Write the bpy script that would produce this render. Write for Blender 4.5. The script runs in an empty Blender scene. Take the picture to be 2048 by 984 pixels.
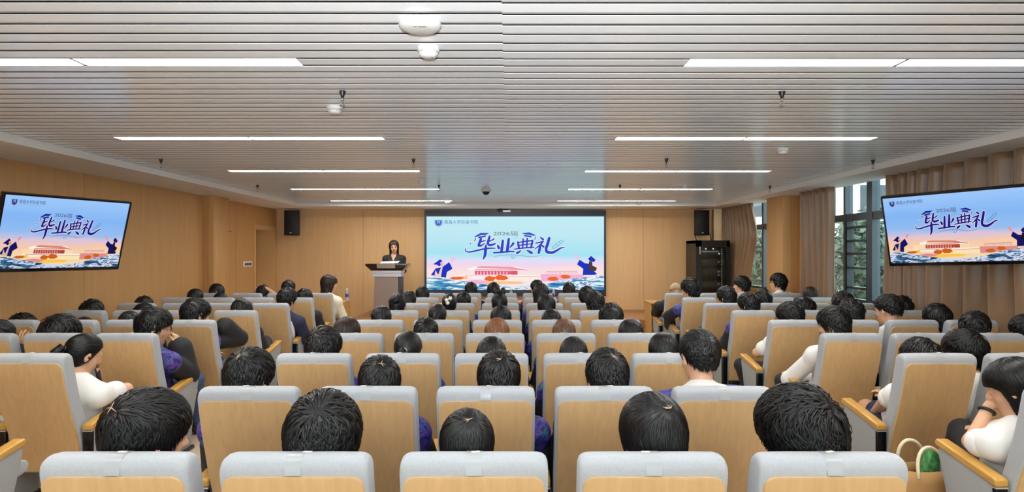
import bpy, math, random
import numpy as np
from mathutils import Vector, Matrix, Euler

S = bpy.context.scene
COL = S.collection
PI = math.pi
R = math.radians

# ------------------------------------------------------------------ camera, world, exposure
F, CX, CY, CH = 1200.0, 1018.0, 506.0, 1.645       # focal length (px of a 2048 frame), vanishing point, eye height
cam_d = bpy.data.cameras.new('camera')
cam_d.sensor_width = 36.0
cam_d.lens = F / 2048 * 36.0
cam_d.shift_x = (1024 - CX) / 2048
cam_d.shift_y = (CY - 492) / 2048
cam_d.clip_start = 0.05
cam = bpy.data.objects.new('camera', cam_d)
COL.objects.link(cam)
cam.location = (0, 0, CH)
cam.rotation_euler = (PI / 2, 0, 0)
S.camera = cam
S.view_settings.view_transform = 'Standard'
S.view_settings.look = 'None'
S.view_settings.gamma = 1.0
S.view_settings.use_curve_mapping = False
S.view_settings.exposure = 0.0
TUBE = 44.0         # radiance of the ceiling strip lights
SKY = 7.0           # daylight outside the windows

world = bpy.data.worlds.new('daylight')
S.world = world
world.use_nodes = True
bg = world.node_tree.nodes['Background']
bg.inputs[0].default_value = (0.86, 0.93, 1.0, 1)
bg.inputs[1].default_value = SKY


# the photographer's flash gun, on the camera and tilted up at the ceiling
fl = bpy.data.lights.new('bounce_flash', 'SPOT')
fl.energy = 800
fl.color = (0.93, 0.97, 1.0)
fl.spot_size = R(120)
fl.spot_blend = 1.0
fl.shadow_soft_size = 0.04
flo = bpy.data.objects.new('bounce_flash', fl)
COL.objects.link(flo)
flo.location = (0, -0.15, 1.80)
flo.rotation_euler = (R(90 + 37), 0, 0)


def at(px, py, Y):
    return Vector(((px - CX) / F * Y, Y, CH - (py - CY) / F * Y))


# ------------------------------------------------------------------ mesh helpers
class MB:
    """collects simple solids; build() links them as ONE mesh object"""
    def __init__(self):
        self.v, self.f = [], []

    def add(self, vs, fs):
        o = len(self.v)
        self.v += [tuple(v) for v in vs]
        self.f += [tuple(i + o for i in f) for f in fs]
        return self

    def box(self, x0, x1, y0, y1, z0, z1):
        vs = [(x, y, z) for z in (z0, z1) for y in (y0, y1) for x in (x0, x1)]
        return self.add(vs, [(0, 2, 3, 1), (4, 5, 7, 6), (0, 1, 5, 4), (2, 6, 7, 3), (0, 4, 6, 2), (1, 3, 7, 5)])

    def prism(self, poly, axis=0, t0=0.0, t1=1.0):
        """poly: 2-D outline; extruded along axis 0 (poly = y,z), 1 (poly = x,z) or 2 (poly = x,y)"""
        n = len(poly)
        def p3(a, b, t):
            return (t, a, b) if axis == 0 else ((a, t, b) if axis == 1 else (a, b, t))
        vs = [p3(a, b, t0) for a, b in poly] + [p3(a, b, t1) for a, b in poly]
        fs = [tuple(range(n))[::-1], tuple(range(n, 2 * n))]
        fs += [(i, (i + 1) % n, n + (i + 1) % n, n + i) for i in range(n)]
        return self.add(vs, fs)

    def tube(self, pts, r, n=8, close=False, caps=True):
        pts = [Vector(p) for p in pts]
        rs = r if isinstance(r, (list, tuple)) else [r] * len(pts)
        m = len(pts)
        vs, fs = [], []
        up = None
        for i, p in enumerate(pts):
            if close:
                t = (pts[(i + 1) % m] - pts[i - 1]).normalized()
            else:
                t = (pts[min(i + 1, m - 1)] - pts[max(i - 1, 0)]).normalized()
            if up is None:
                up = Vector((0, 0, 1)) if abs(t.z) < 0.9 else Vector((0, 1, 0))
            a = t.cross(up).normalized()
            b = a.cross(t).normalized()
            up = b
            for k in range(n):
                w = 2 * PI * k / n
                vs.append(p + a * (math.cos(w) * rs[i]) + b * (math.sin(w) * rs[i]))
        for i in range(m if close else m - 1):
            j = (i + 1) % m
            for k in range(n):
                l = (k + 1) % n
                fs.append((i * n + k, i * n + l, j * n + l, j * n + k))
        if caps and not close:
            fs.append(tuple(range(n))[::-1])
            fs.append(tuple((m - 1) * n + k for k in range(n)))
        return self.add(vs, fs)

    def lathe(self, prof, n=24, c=(0, 0, 0)):
        """prof: (radius, z) from the first ring to the last"""
        vs, fs = [], []
        m = len(prof)
        for r, z in prof:
            for k in range(n):
                w = 2 * PI * k / n
                vs.append((c[0] + r * math.cos(w), c[1] + r * math.sin(w), c[2] + z))
        for i in range(m - 1):
            for k in range(n):
                l = (k + 1) % n
                fs.append((i * n + k, i * n + l, (i + 1) * n + l, (i + 1) * n + k))
        fs.append(tuple(range(n))[::-1])
        fs.append(tuple((m - 1) * n + k for k in range(n)))
        return self.add(vs, fs)

    def mesh(self, name, smooth=False):
        me = bpy.data.meshes.new(name)
        me.from_pydata(self.v, [], self.f)
        fix_normals(me)
        if smooth:
            me.polygons.foreach_set('use_smooth', [True] * len(me.polygons))
        return me

    def build(self, name, m, parent=None, smooth=False, bevel=0.0, seg=2):
        o = link(name, self.mesh(name, smooth), m, parent)
        if bevel:
            add_bevel(o, bevel, seg)
        return o


def fix_normals(me):
    import bmesh
    b = bmesh.new()
    b.from_mesh(me)
    bmesh.ops.recalc_face_normals(b, faces=b.faces)
    b.to_mesh(me)
    b.free()


def add_bevel(o, w, seg=2):
    import bmesh
    b = bmesh.new()
    b.from_mesh(o.data)
    es = [e for e in b.edges if len(e.link_faces) == 2 and e.calc_face_angle(0) > R(35)]
    bmesh.ops.bevel(b, geom=es, offset=w, segments=seg, affect='EDGES', profile=0.5, clamp_overlap=True)
    bmesh.ops.recalc_face_normals(b, faces=b.faces)
    b.to_mesh(o.data)
    b.free()
    o.data.polygons.foreach_set('use_smooth', [True] * len(o.data.polygons))
    try:
        o.data.set_sharp_from_angle(angle=R(40))
    except Exception:
        pass


def np_mesh(name, V, Q, smooth=True):
    """mesh from arrays: V (n,3), Q (m,4) or (m,3)"""
    me = bpy.data.meshes.new(name)
    V = np.ascontiguousarray(V, dtype=np.float32)
    Q = np.ascontiguousarray(Q, dtype=np.int32)
    k = Q.shape[1]
    me.vertices.add(len(V))
    me.vertices.foreach_set('co', V.ravel())
    me.loops.add(Q.size)
    me.loops.foreach_set('vertex_index', Q.ravel())
    me.polygons.add(len(Q))
    me.polygons.foreach_set('loop_start', np.arange(0, Q.size, k, dtype=np.int32))
    if smooth:
        me.polygons.foreach_set('use_smooth', np.ones(len(Q), dtype=bool))
    me.update(calc_edges=True)
    me.validate()
    return me


def link(name, me, m=None, parent=None):
    o = bpy.data.objects.new(name, me)
    COL.objects.link(o)
    if m is not None and not me.materials:
        for mm in (m if isinstance(m, (list, tuple)) else [m]):
            me.materials.append(mm)
    if parent is not None:
        o.parent = parent
    return o


def empty(name, loc=(0, 0, 0), rz=0.0):
    o = bpy.data.objects.new(name, None)
    o.empty_display_size = 0.1
    COL.objects.link(o)
    o.location = loc
    o.rotation_euler = (0, 0, rz)
    return o


def tag(o, label, cat, group=None):
    o['label'] = label
    o['category'] = cat
    if group:
        o['group'] = group
    return o


def struct(o):
    o['kind'] = 'structure'
    return o


def copy_tree(o, parent=None):
    c = o.copy()
    COL.objects.link(c)
    if parent is not None:
        c.parent = parent
    for ch in list(o.children):
        copy_tree(ch, c)
    return c


# ------------------------------------------------------------------ materials
def lin(c):
    """sRGB 0-255 triple to linear"""
    out = []
    for v in c:
        v = v / 255.0
        out.append(v / 12.92 if v <= 0.04045 else ((v + 0.055) / 1.055) ** 2.4)
    return tuple(out) + (1.0,)


def mat(name, col, rough=0.5, metal=0.0, spec=0.5, noise=None, bump=None, coat=0.0, sheen=0.0, stretch=(1, 1, 1), trans=0.0):
    """principled material; noise = (scale, amount) varies the colour, bump = (scale, strength)"""
    m = bpy.data.materials.new(name)
    m.use_nodes = True
    nt = m.node_tree
    b = nt.nodes['Principled BSDF']
    b.inputs['Base Color'].default_value = col
    b.inputs['Roughness'].default_value = rough
    b.inputs['Metallic'].default_value = metal
    b.inputs['Specular IOR Level'].default_value = spec
    b.inputs['Coat Weight'].default_value = coat
    b.inputs['Sheen Weight'].default_value = sheen
    if trans:
        b.inputs['Transmission Weight'].default_value = trans
    if noise or bump:
        tc = nt.nodes.new('ShaderNodeTexCoord')
        mp = nt.nodes.new('ShaderNodeMapping')
        mp.inputs['Scale'].default_value = stretch
        nt.links.new(tc.outputs['Object'], mp.inputs['Vector'])
    if noise:
        nz = nt.nodes.new('ShaderNodeTexNoise')
        nz.inputs['Scale'].default_value = noise[0]
        nz.inputs['Detail'].default_value = 4
        nt.links.new(mp.outputs[0], nz.inputs['Vector'])
        rp = nt.nodes.new('ShaderNodeValToRGB')
        a = noise[1]
        rp.color_ramp.elements[0].position = 0.3
        rp.color_ramp.elements[1].position = 0.7
        rp.color_ramp.elements[0].color = tuple(c * (1 - a) for c in col[:3]) + (1,)
        rp.color_ramp.elements[1].color = tuple(min(1, c * (1 + a)) for c in col[:3]) + (1,)
        nt.links.new(nz.outputs['Fac'], rp.inputs[0])
        nt.links.new(rp.outputs[0], b.inputs['Base Color'])
    if bump:
        n2 = nt.nodes.new('ShaderNodeTexNoise')
        n2.inputs['Scale'].default_value = bump[0]
        n2.inputs['Detail'].default_value = 3
        nt.links.new(mp.outputs[0], n2.inputs['Vector'])
        bp = nt.nodes.new('ShaderNodeBump')
        bp.inputs['Strength'].default_value = bump[1]
        bp.inputs['Distance'].default_value = 0.004
        nt.links.new(n2.outputs['Fac'], bp.inputs['Height'])
        nt.links.new(bp.outputs[0], b.inputs['Normal'])
    return m


def emit(name, col, strength=1.0):
    m = bpy.data.materials.new(name)
    m.use_nodes = True
    nt = m.node_tree
    nt.nodes.remove(nt.nodes['Principled BSDF'])
    e = nt.nodes.new('ShaderNodeEmission')
    e.inputs[0].default_value = col
    e.inputs[1].default_value = strength
    nt.links.new(e.outputs[0], nt.nodes['Material Output'].inputs[0])
    return m


def glass_mat():
    m = bpy.data.materials.new('window glass')
    m.use_nodes = True
    nt = m.node_tree
    nt.nodes.remove(nt.nodes['Principled BSDF'])
    t = nt.nodes.new('ShaderNodeBsdfTransparent')
    t.inputs[0].default_value = (0.86, 0.93, 0.92, 1)
    g = nt.nodes.new('ShaderNodeBsdfGlossy')
    g.inputs['Roughness'].default_value = 0.02
    lw = nt.nodes.new('ShaderNodeLayerWeight')
    lw.inputs[0].default_value = 0.5
    pw = nt.nodes.new('ShaderNodeMath'); pw.operation = 'POWER'
    nt.links.new(lw.outputs['Facing'], pw.inputs[0])
    pw.inputs[1].default_value = 4.0
    fr = nt.nodes.new('ShaderNodeMath'); fr.operation = 'MULTIPLY_ADD'
    nt.links.new(pw.outputs[0], fr.inputs[0])
    fr.inputs[1].default_value = 0.75
    fr.inputs[2].default_value = 0.04
    mx = nt.nodes.new('ShaderNodeMixShader')
    nt.links.new(fr.outputs[0], mx.inputs[0])
    nt.links.new(t.outputs[0], mx.inputs[1])
    nt.links.new(g.outputs[0], mx.inputs[2])
    nt.links.new(mx.outputs[0], nt.nodes['Material Output'].inputs[0])
    return m


M = {}
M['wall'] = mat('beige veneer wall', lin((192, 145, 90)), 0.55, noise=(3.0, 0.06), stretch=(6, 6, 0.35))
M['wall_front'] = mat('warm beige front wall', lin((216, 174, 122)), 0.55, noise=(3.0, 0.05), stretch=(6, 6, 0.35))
M['seam'] = mat('panel seam', lin((150, 112, 72)), 0.7)
M['white_paint'] = mat('white ceiling paint', lin((232, 230, 226)), 0.6)
M['plastic'] = mat('off white plastic', lin((206, 206, 204)), 0.5)
M['slat'] = mat('white lacquered ceiling strip', lin((242, 247, 252)), 0.2, spec=0.6)
M['flange'] = mat('grey recessed ceiling flange', lin((178, 178, 180)), 0.5)
M['slit'] = mat('dark ceiling gap', lin((84, 84, 86)), 0.9)
M['floor'] = mat('vinyl floor lightened for bounce', lin((198, 178, 154)), 0.45, noise=(4.0, 0.1), stretch=(1, 0.2, 1))  # paler than the real brown, so it bounces more light to the ceiling
M['stage'] = mat('brown stage carpet', lin((158, 112, 70)), 0.7, noise=(30, 0.08))
M['tube'] = emit('lit diffuser', (1.0, 0.975, 0.92, 1), TUBE)
M['alu'] = mat('pale aluminium', lin((205, 205, 205)), 0.35, 0.6)
M['black'] = mat('black plastic', lin((24, 24, 27)), 0.4)
M['blackgloss'] = mat('black gloss', lin((14, 14, 18)), 0.18)
M['grey_fabric'] = mat('pale grey upholstery', lin((170, 173, 177)), 0.85, noise=(140, 0.05), bump=(400, 0.25), sheen=0.15)
M['grey_side'] = mat('grey upholstered side panel', lin((150, 150, 148)), 0.8, noise=(140, 0.05), bump=(400, 0.2))
M['ply'] = mat('light plywood', lin((207, 168, 117)), 0.42, noise=(5.0, 0.07), stretch=(8, 8, 0.5))
M['arm_wood'] = mat('yellow beech armrest', lin((196, 148, 72)), 0.3, noise=(9, 0.12), stretch=(6, 0.6, 6))
M['tape'] = mat('clear tape', lin((166, 168, 170)), 0.3)
M['paper'] = mat('white paper', lin((238, 236, 230)), 0.7)
M['curtain'] = mat('brown curtain satin', lin((138, 106, 76)), 0.38, noise=(4, 0.10), stretch=(2, 2, 0.3), sheen=0.4)
M['frame_grey'] = mat('dark grey aluminium frame', lin((70, 74, 80)), 0.35, 0.5)
M['glass'] = glass_mat()
M['desk'] = mat('light oak desk', lin((196, 148, 80)), 0.4, noise=(5, 0.1), stretch=(0.6, 6, 6))
M['skin'] = mat('skin', lin((214, 164, 130)), 0.5, noise=(30, 0.04))
M['scalp'] = mat('pale scalp', lin((176, 146, 126)), 0.5)
M['shoe'] = mat('dark shoe', lin((40, 38, 38)), 0.5)
M['white_cloth'] = mat('white cotton', lin((232, 230, 226)), 0.85, bump=(60, 0.25))
M['cream_cloth'] = mat('cream blouse', lin((240, 226, 205)), 0.8, bump=(60, 0.25))
M['pink_cloth'] = mat('pale pink shirt', lin((232, 206, 198)), 0.8, bump=(60, 0.2))
M['black_cloth'] = mat('black gown cloth', lin((26, 24, 28)), 0.75, bump=(50, 0.3))
M['navy_cloth'] = mat('navy cloth', lin((30, 36, 66)), 0.75, bump=(50, 0.3))
M['dark_trouser'] = mat('dark trousers', lin((34, 33, 38)), 0.8, bump=(60, 0.2))
M['jeans'] = mat('blue jeans', lin((64, 84, 120)), 0.8, noise=(60, 0.15))
M['hair_black'] = mat('black hair', lin((11, 9, 9)), 0.38, spec=0.35)
M['hair_soft'] = mat('soft black hair', lin((17, 14, 14)), 0.4, spec=0.35)
M['hair_brown'] = mat('dark brown hair', lin((40, 25, 18)), 0.38, spec=0.35)
M['hair_copper'] = mat('copper brown hair', lin((116, 70, 36)), 0.4, spec=0.5, noise=(18, 0.4), stretch=(3, 3, 0.4))
M['hair_light'] = mat('brown hair with highlights', lin((92, 60, 40)), 0.38, spec=0.5, noise=(22, 0.6), stretch=(3, 3, 0.3))


def floral_mat():
    m = bpy.data.materials.new('blue and purple floral cloth')
    m.use_nodes = True
    nt = m.node_tree
    b = nt.nodes['Principled BSDF']
    b.inputs['Roughness'].default_value = 0.6
    tc = nt.nodes.new('ShaderNodeTexCoord')
    nz = nt.nodes.new('ShaderNodeTexNoise')
    nz.inputs['Scale'].default_value = 13
    nz.inputs['Detail'].default_value = 3
    nz.inputs['Distortion'].default_value = 1.6
    rp = nt.nodes.new('ShaderNodeValToRGB')
    cr = rp.color_ramp
    cr.elements[0].position = 0.30
    cr.elements[0].color = lin((16, 16, 44))
    cr.elements[1].position = 0.78
    cr.elements[1].color = lin((150, 110, 190))
    for p, c in ((0.42, (30, 30, 96)), (0.47, (52, 76, 190)), (0.50, (18, 16, 56)), (0.55, (132, 58, 176)), (0.58, (22, 20, 70)), (0.63, (40, 140, 140)), (0.67, (28, 30, 90))):
        e = cr.elements.new(p)
        e.color = lin(c)
    nt.links.new(tc.outputs['Object'], nz.inputs['Vector'])
    nt.links.new(nz.outputs['Fac'], rp.inputs[0])
    nt.links.new(rp.outputs[0], b.inputs['Base Color'])
    return m


M['floral'] = floral_mat()
# ------------------------------------------------------------------ the room
XL, XR, YF, YB = -5.10, 4.83, 13.16, -4.0
ZC, ZS = CH + 1.024, 2.60          # slat ceiling, soffit underside
SXL, SXR, SYF = -4.31, 4.22, 12.2  # inner edges of the soffit

struct(MB().box(XL - 0.2, XR + 0.2, YB - 0.2, YF + 0.2, -0.12, 0).build('floor', M['floor']))
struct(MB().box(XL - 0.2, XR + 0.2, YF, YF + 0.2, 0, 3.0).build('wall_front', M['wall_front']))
# rear wall: unseen windows, added to bring daylight onto ceiling and chair backs
ADDED_WINDOWS = [(-4.6, -1.7), (-1.5, 1.4), (1.6, 4.5)]
mb = MB()
mb.box(XL - 0.2, XR + 0.2, YB - 0.2, YB, 0, 0.9)
mb.box(XL - 0.2, XR + 0.2, YB - 0.2, YB, 2.58, 3.0)
xs = [XL - 0.2] + [v for w in ADDED_WINDOWS for v in w] + [XR + 0.2]
for i in range(0, len(xs), 2):
    mb.box(xs[i], xs[i + 1], YB - 0.2, YB, 0.9, 2.58)
struct(mb.build('wall_back', M['wall']))
for i, (a, b) in enumerate(ADDED_WINDOWS):
    mb = MB()
    for x in (a, (a + b) / 2 - 0.025, b - 0.05):
        mb.box(x, x + 0.05, YB - 0.12, YB - 0.05, 0.9, 2.58)
    mb.box(a, b, YB - 0.12, YB - 0.05, 0.9, 0.95)
    mb.box(a, b, YB - 0.12, YB - 0.05, 2.53, 2.58)
    o = struct(mb.build('window_%d' % (3 + i), M['frame_grey']))  # added for their daylight, out of the camera's view
    MB().box(a + 0.03, b - 0.03, YB - 0.09, YB - 0.085, 0.93, 2.55).build('pane', M['glass'], o)
# left wall with the doorway near its far end
DY0, DY1, DZ = 12.05, 13.0, 2.13
mb = MB()
mb.box(XL - 0.2, XL, YB, DY0, 0, 3.0)
mb.box(XL - 0.2, XL, DY1, YF, 0, 3.0)
mb.box(XL - 0.2, XL, DY0, DY1, DZ, 3.0)
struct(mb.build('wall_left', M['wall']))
# right wall with two window openings
W1 = (10.75, 12.85)
W2 = (4.3, 9.42)
WZ0, WZ1 = 0.95, 2.75
mb = MB()
mb.box(XR, XR + 0.2, YB, W2[0], 0, 3.0)
mb.box(XR, XR + 0.2, W2[1], W1[0], 0, 3.0)
mb.box(XR, XR + 0.2, W1[1], YF, 0, 3.0)
for w in (W1, W2):
    mb.box(XR, XR + 0.2, w[0], w[1], 0, WZ0)
    mb.box(XR, XR + 0.2, w[0], w[1], WZ1, 3.0)
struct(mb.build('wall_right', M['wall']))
mb = MB()
mb.box(XL - 0.2, XR + 0.2, YB - 0.2, YF + 0.2, 3.0, 3.1)
struct(mb.build('ceiling', M['slit']))
# soffit round the slat ceiling
for nm, b in (('trim_1', (XL, SXL, YB, YF)), ('trim_2', (SXR, XR, YB, YF)), ('trim_3', (SXL, SXR, SYF, YF))):
    struct(MB().box(b[0], b[1], b[2], b[3], ZS, 2.98).build(nm, M['white_paint']))
# veneered pillars on the side walls
PL = (XL, -4.907, 9.98, 10.51)
PR = (4.55, XR, 9.98, 10.60)
for nm, p in (('pillar', PL), ('pillar', PR)):
    o = struct(MB().box(p[0], p[1], p[2], p[3], 0, ZS).build(nm, M['wall'], bevel=0.006))
# seams of the veneer panels
mb = MB()
for y in (3.6, 7.2, 11.2):
    mb.box(XL, XL + 0.002, y - 0.003, y + 0.003, 0.1, ZS)
struct(mb.build('trim_4', M['seam']))
mb = MB()
for x in (-3.2, 2.95):
    mb.box(x - 0.003, x + 0.003, YF - 0.002, YF, 0.1, ZS)
struct(mb.build('trim_5', M['seam']))
mb = MB()
for a, b in ((PL[1] - 0.10, PL[1] - 0.097), (PR[0] + 0.14, PR[0] + 0.143)):
    mb.box(a, b, 9.977, 10.0, 0, ZS)
struct(mb.build('trim_6', M['seam']))
struct(MB().box(XL, XL + 0.015, YB, DY0 - 0.08, 0, 0.1).build('baseboard_left', M['seam']))
struct(MB().box(XL, XR, YF - 0.015, YF, 0, 0.1).build('baseboard_front', M['seam']))
struct(MB().box(XR - 0.015, XR, YB, 9.5, 0, 0.1).build('baseboard_right', M['seam']))
# the stage platform in front of the screen
struct(MB().box(-3.0, 3.4, 11.25, YF, 0, 0.40).build('stage_platform', M['stage'], bevel=0.01))
# doorway with its frame and leaf
mb = MB()
mb.box(XL - 0.45, XL + 0.02, DY0 - 0.08, DY0 + 0.006, 0, DZ + 0.08)
mb.box(XL - 0.45, XL + 0.02, DY1 - 0.006, DY1 + 0.08, 0, DZ + 0.08)
mb.box(XL - 0.448, XL + 0.021, DY0 - 0.079, DY1 + 0.079, DZ - 0.006, DZ + 0.08)
d = mb.build('door_1', mat('door frame wood', lin((206, 164, 108)), 0.4))
struct(d)
MB().box(XL - 0.40, XL - 0.36, DY0 + 0.01, DY1 - 0.01, 0.01, DZ - 0.01).build('door_leaf', mat('brown door leaf', lin((158, 112, 62)), 0.4, noise=(3, 0.06), stretch=(6, 6, .4)), d)
MB().tube([(XL - 0.36, DY0 + 0.12, 1.02), (XL - 0.30, DY0 + 0.12, 1.02), (XL - 0.30, DY0 + 0.25, 1.02)], 0.01).build('door_handle', M['alu'], d, smooth=True)

# ---- slat ceiling: each strip has a flat face, a recessed flange and a dark slit
PITCH = 2.145 / 18
Y0 = 3.24
ROWS = [-1, 0, 1, 2, 3, 4]
LX = [(-3.50, -2.315), (-2.305, -1.12), (0.955, 2.105), (2.115, 3.27)]
LIGHT_Y = {k * 18: Y0 + k * 2.145 for k in ROWS}


def slat_half(x0, x1, dy):
    face, fl = MB(), MB()
    k = math.ceil((YB - Y0) / PITCH) + 1
    while Y0 + k * PITCH + 0.06 < SYF:
        y = Y0 + k * PITCH + dy
        xs = [(x0, x1)]
        if k in LIGHT_Y:
            seg = [l for l in ((-3.50, -1.12), (0.955, 3.27)) if x0 <= l[0] and l[1] <= x1]
            a = x0
            xs = []
            for l in seg:
                xs.append((a, l[0]))
                a = l[1]
            xs.append((a, x1))
        for a, b in xs:
            face.box(a, b, y - 0.055, y + 0.028, ZC, ZC + 0.002)
            fl.box(a, b, y + 0.027, y + 0.0515, ZC + 0.003, ZC + 0.012)
        k += 1
    return face, fl


for x0, x1, dy in ((SXL, -0.03, -0.012), (-0.03, SXR, 0.0)):
    f_, g_ = slat_half(x0, x1, dy)
    o = struct(f_.build('ceiling', M['slat']))
    p = g_.build('flange', M['flange'], o)
struct(MB().box(SXL, SXR, YB, SYF, ZC + 0.06, ZC + 0.07).build('ceiling', M['slit']))

# ---- strip lights, one lamp per segment
NTH = ['nearest', 'second', 'third', 'fourth', 'fifth']
SEG = ['outer left', 'inner left', 'inner right', 'outer right']
for k in ROWS:
    y = Y0 + k * 2.145
    for i, (a, b) in enumerate(LX):
        dy = -0.012 if i < 2 else 0.0
        e = empty('strip_light', ((a + b) / 2, y + dy - 0.0105, ZC))
        h = (b - a) / 2
        MB().box(-h + 0.004, h - 0.004, -0.055, 0.055, 0.004, 0.010).build('diffuser', M['tube'], e)
        mb = MB()
        mb.box(-h, h, -0.06, -0.055, -0.001, 0.03)
        mb.box(-h, h, 0.055, 0.06, -0.001, 0.03)
        mb.box(-h, -h + 0.005, -0.055, 0.055, -0.001, 0.03)
        mb.box(h - 0.005, h, -0.055, 0.055, -0.001, 0.03)
        mb.box(-h, h, -0.06, 0.06, 0.03, 0.034)
        mb.build('light_frame', M['alu'], e)
        if k < 0:
            lab = 'lit white strip light behind the camera, %s of its row' % SEG[i]
        else:
            lab = 'lit white ceiling strip light, %s segment of the %s row of lights' % (SEG[i], NTH[k])
        tag(e, lab, 'ceiling light', 'ceiling strip lights')


def ceiling_at(px, py):
    D = F * (ZC - CH) / (CY - py)
    return Vector(((px - CX) / F * D, D, ZC))


# ---- detectors, access point and sprinklers
def detector(px, py, r, label):
    e = empty('smoke_detector', ceiling_at(px, py))
    MB().lathe([(r * 0.95, 0.004), (r, -0.004), (r, -0.016), (r * 0.86, -0.022)], 28).build('base', M['plastic'], e, smooth=True)
    mb = MB()
    mb.lathe([(r * 0.74, -0.022), (r * 0.80, -0.034), (r * 0.66, -0.046), (r * 0.3, -0.050), (0.002, -0.051)], 28)
    mb.build('sensor_head', M['plastic'], e, smooth=True)
    mb = MB()
    for k in range(12):
        w = 2 * PI * k / 12
        mb.box(r * .78 * math.cos(w) - .003, r * .78 * math.cos(w) + .003, r * .78 * math.sin(w) - .003, r * .78 * math.sin(w) + .003, -0.034, -0.024)
    mb.build('vent', M['flange'], e)
    MB().lathe([(0.003, -0.049), (0.003, -0.053)], 8, (r * 0.35, -r * .2, 0)).build('indicator', M['black'], e)
    tag(e, label, 'smoke detector', 'ceiling smoke detectors')


e = empty('ceiling_access_point', ceiling_at(840, 44))
MB().lathe([(0.084, 0.003), (0.092, -0.004), (0.094, -0.016), (0.084, -0.030), (0.055, -0.038), (0.002, -0.040)], 40).build('housing', M['plastic'], e, smooth=True)
MB().box(0.0, 0.034, -0.06, -0.045, -0.0405, -0.034).build('sticker', mat('yellowed sticker', lin((186, 178, 146)), 0.6), e)
MB().box(-0.02, -0.008, -0.06, -0.052, -0.0405, -0.034).build('indicator', M['alu'], e)
tag(e, 'large round white access point on the ceiling nearest the camera', 'access point')
detector(857, 96, 0.055, 'white smoke detector just beyond the big round access point')
detector(670, 214, 0.054, 'white smoke detector beside the left near sprinkler')
detector(1566, 298, 0.055, 'white smoke detector by the right end of the second light row')
detector(843, 361, 0.05, 'small smoke detector between third and fourth rows of lights')
detector(1368, 371, 0.05, 'small smoke detector right of centre over the third rows of seats')
detector(895, 402, 0.05, 'smoke detector near the left part of the last light row')
detector(1278, 405, 0.05, 'smoke detector near the right part of the last light row')
e = empty('dome_camera', ceiling_at(972, 380))
MB().lathe([(0.075, 0.002), (0.078, -0.02), (0.07, -0.03)], 24).build('base', M['plastic'], e, smooth=True)
MB().lathe([(0.06, -0.03), (0.055, -0.055), (0.035, -0.075), (0.002, -0.082)], 24).build('dome', M['blackgloss'], e, smooth=True)
tag(e, 'small dome camera on the ceiling in front of the big screen', 'camera')

M['brass'] = mat('sprinkler metal', lin((150, 150, 150)), 0.3, 0.9)


def sprinkler(px, py, label):
    e = empty('sprinkler', ceiling_at(px, py))
    MB().lathe([(0.022, 0.012), (0.020, -0.008), (0.012, -0.030), (0.009, -0.042)], 16).build('cup', M['black'], e, smooth=True)
    MB().lathe([(0.006, -0.04), (0.006, -0.062)], 10).build('nozzle', M['brass'], e, smooth=True)
    mb = MB()
    mb.tube([(-0.004, 0, -0.058), (-0.014, 0, -0.072), (-0.003, 0, -0.092)], 0.0025, 6)
    mb.tube([(0.004, 0, -0.058), (0.014, 0, -0.072), (0.003, 0, -0.092)], 0.0025, 6)
    mb.build('yoke', M['brass'], e, smooth=True)
    MB().lathe([(0.004, -0.090), (0.017, -0.093), (0.017, -0.095), (0.002, -0.097)], 16).build('deflector', M['brass'], e, smooth=True)
    tag(e, label, 'sprinkler', 'pendent sprinklers')


for px, py, lb in ((685, 182, 'near left sprinkler, beside a smoke detector'), (1564, 183, 'near right sprinkler, alone past the first light row'),
                   (322, 318, 'leftmost sprinkler of the second sprinkler row'), (827, 318, 'second sprinkler from the left in the second row'),
                   (1333, 318, 'third sprinkler from the left in the second row'), (1746, 320, 'rightmost sprinkler of the second row, by the soffit'),
                   (515, 370, 'leftmost sprinkler of the far row, over the pillar'), (878, 370, 'second sprinkler from the left in the far row'),
                   (1240, 370, 'third sprinkler from the left in the far row'), (1540, 372, 'rightmost sprinkler of the far row near right soffit')):
    sprinkler(px, py, lb)
for px, py, s in ((417, 384, 1), (250, 346, 1)):
    D = F * (ZS - CH) / (CY - py)
    e = empty('downlight', ((px - CX) / F * D, D, ZS))
    MB().lathe([(0.05, 0.002), (0.055, -0.004), (0.045, -0.008)], 20).build('trim_ring', M['alu'], e, smooth=True)
    MB().lathe([(0.04, -0.0075), (0.002, -0.009)], 20).build('lens', M['plastic'], e, smooth=True)
    tag(e, 'unlit round downlight in the left soffit ' + ('near the pillar' if px > 300 else 'above the television'), 'downlight', 'soffit downlights')


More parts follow.
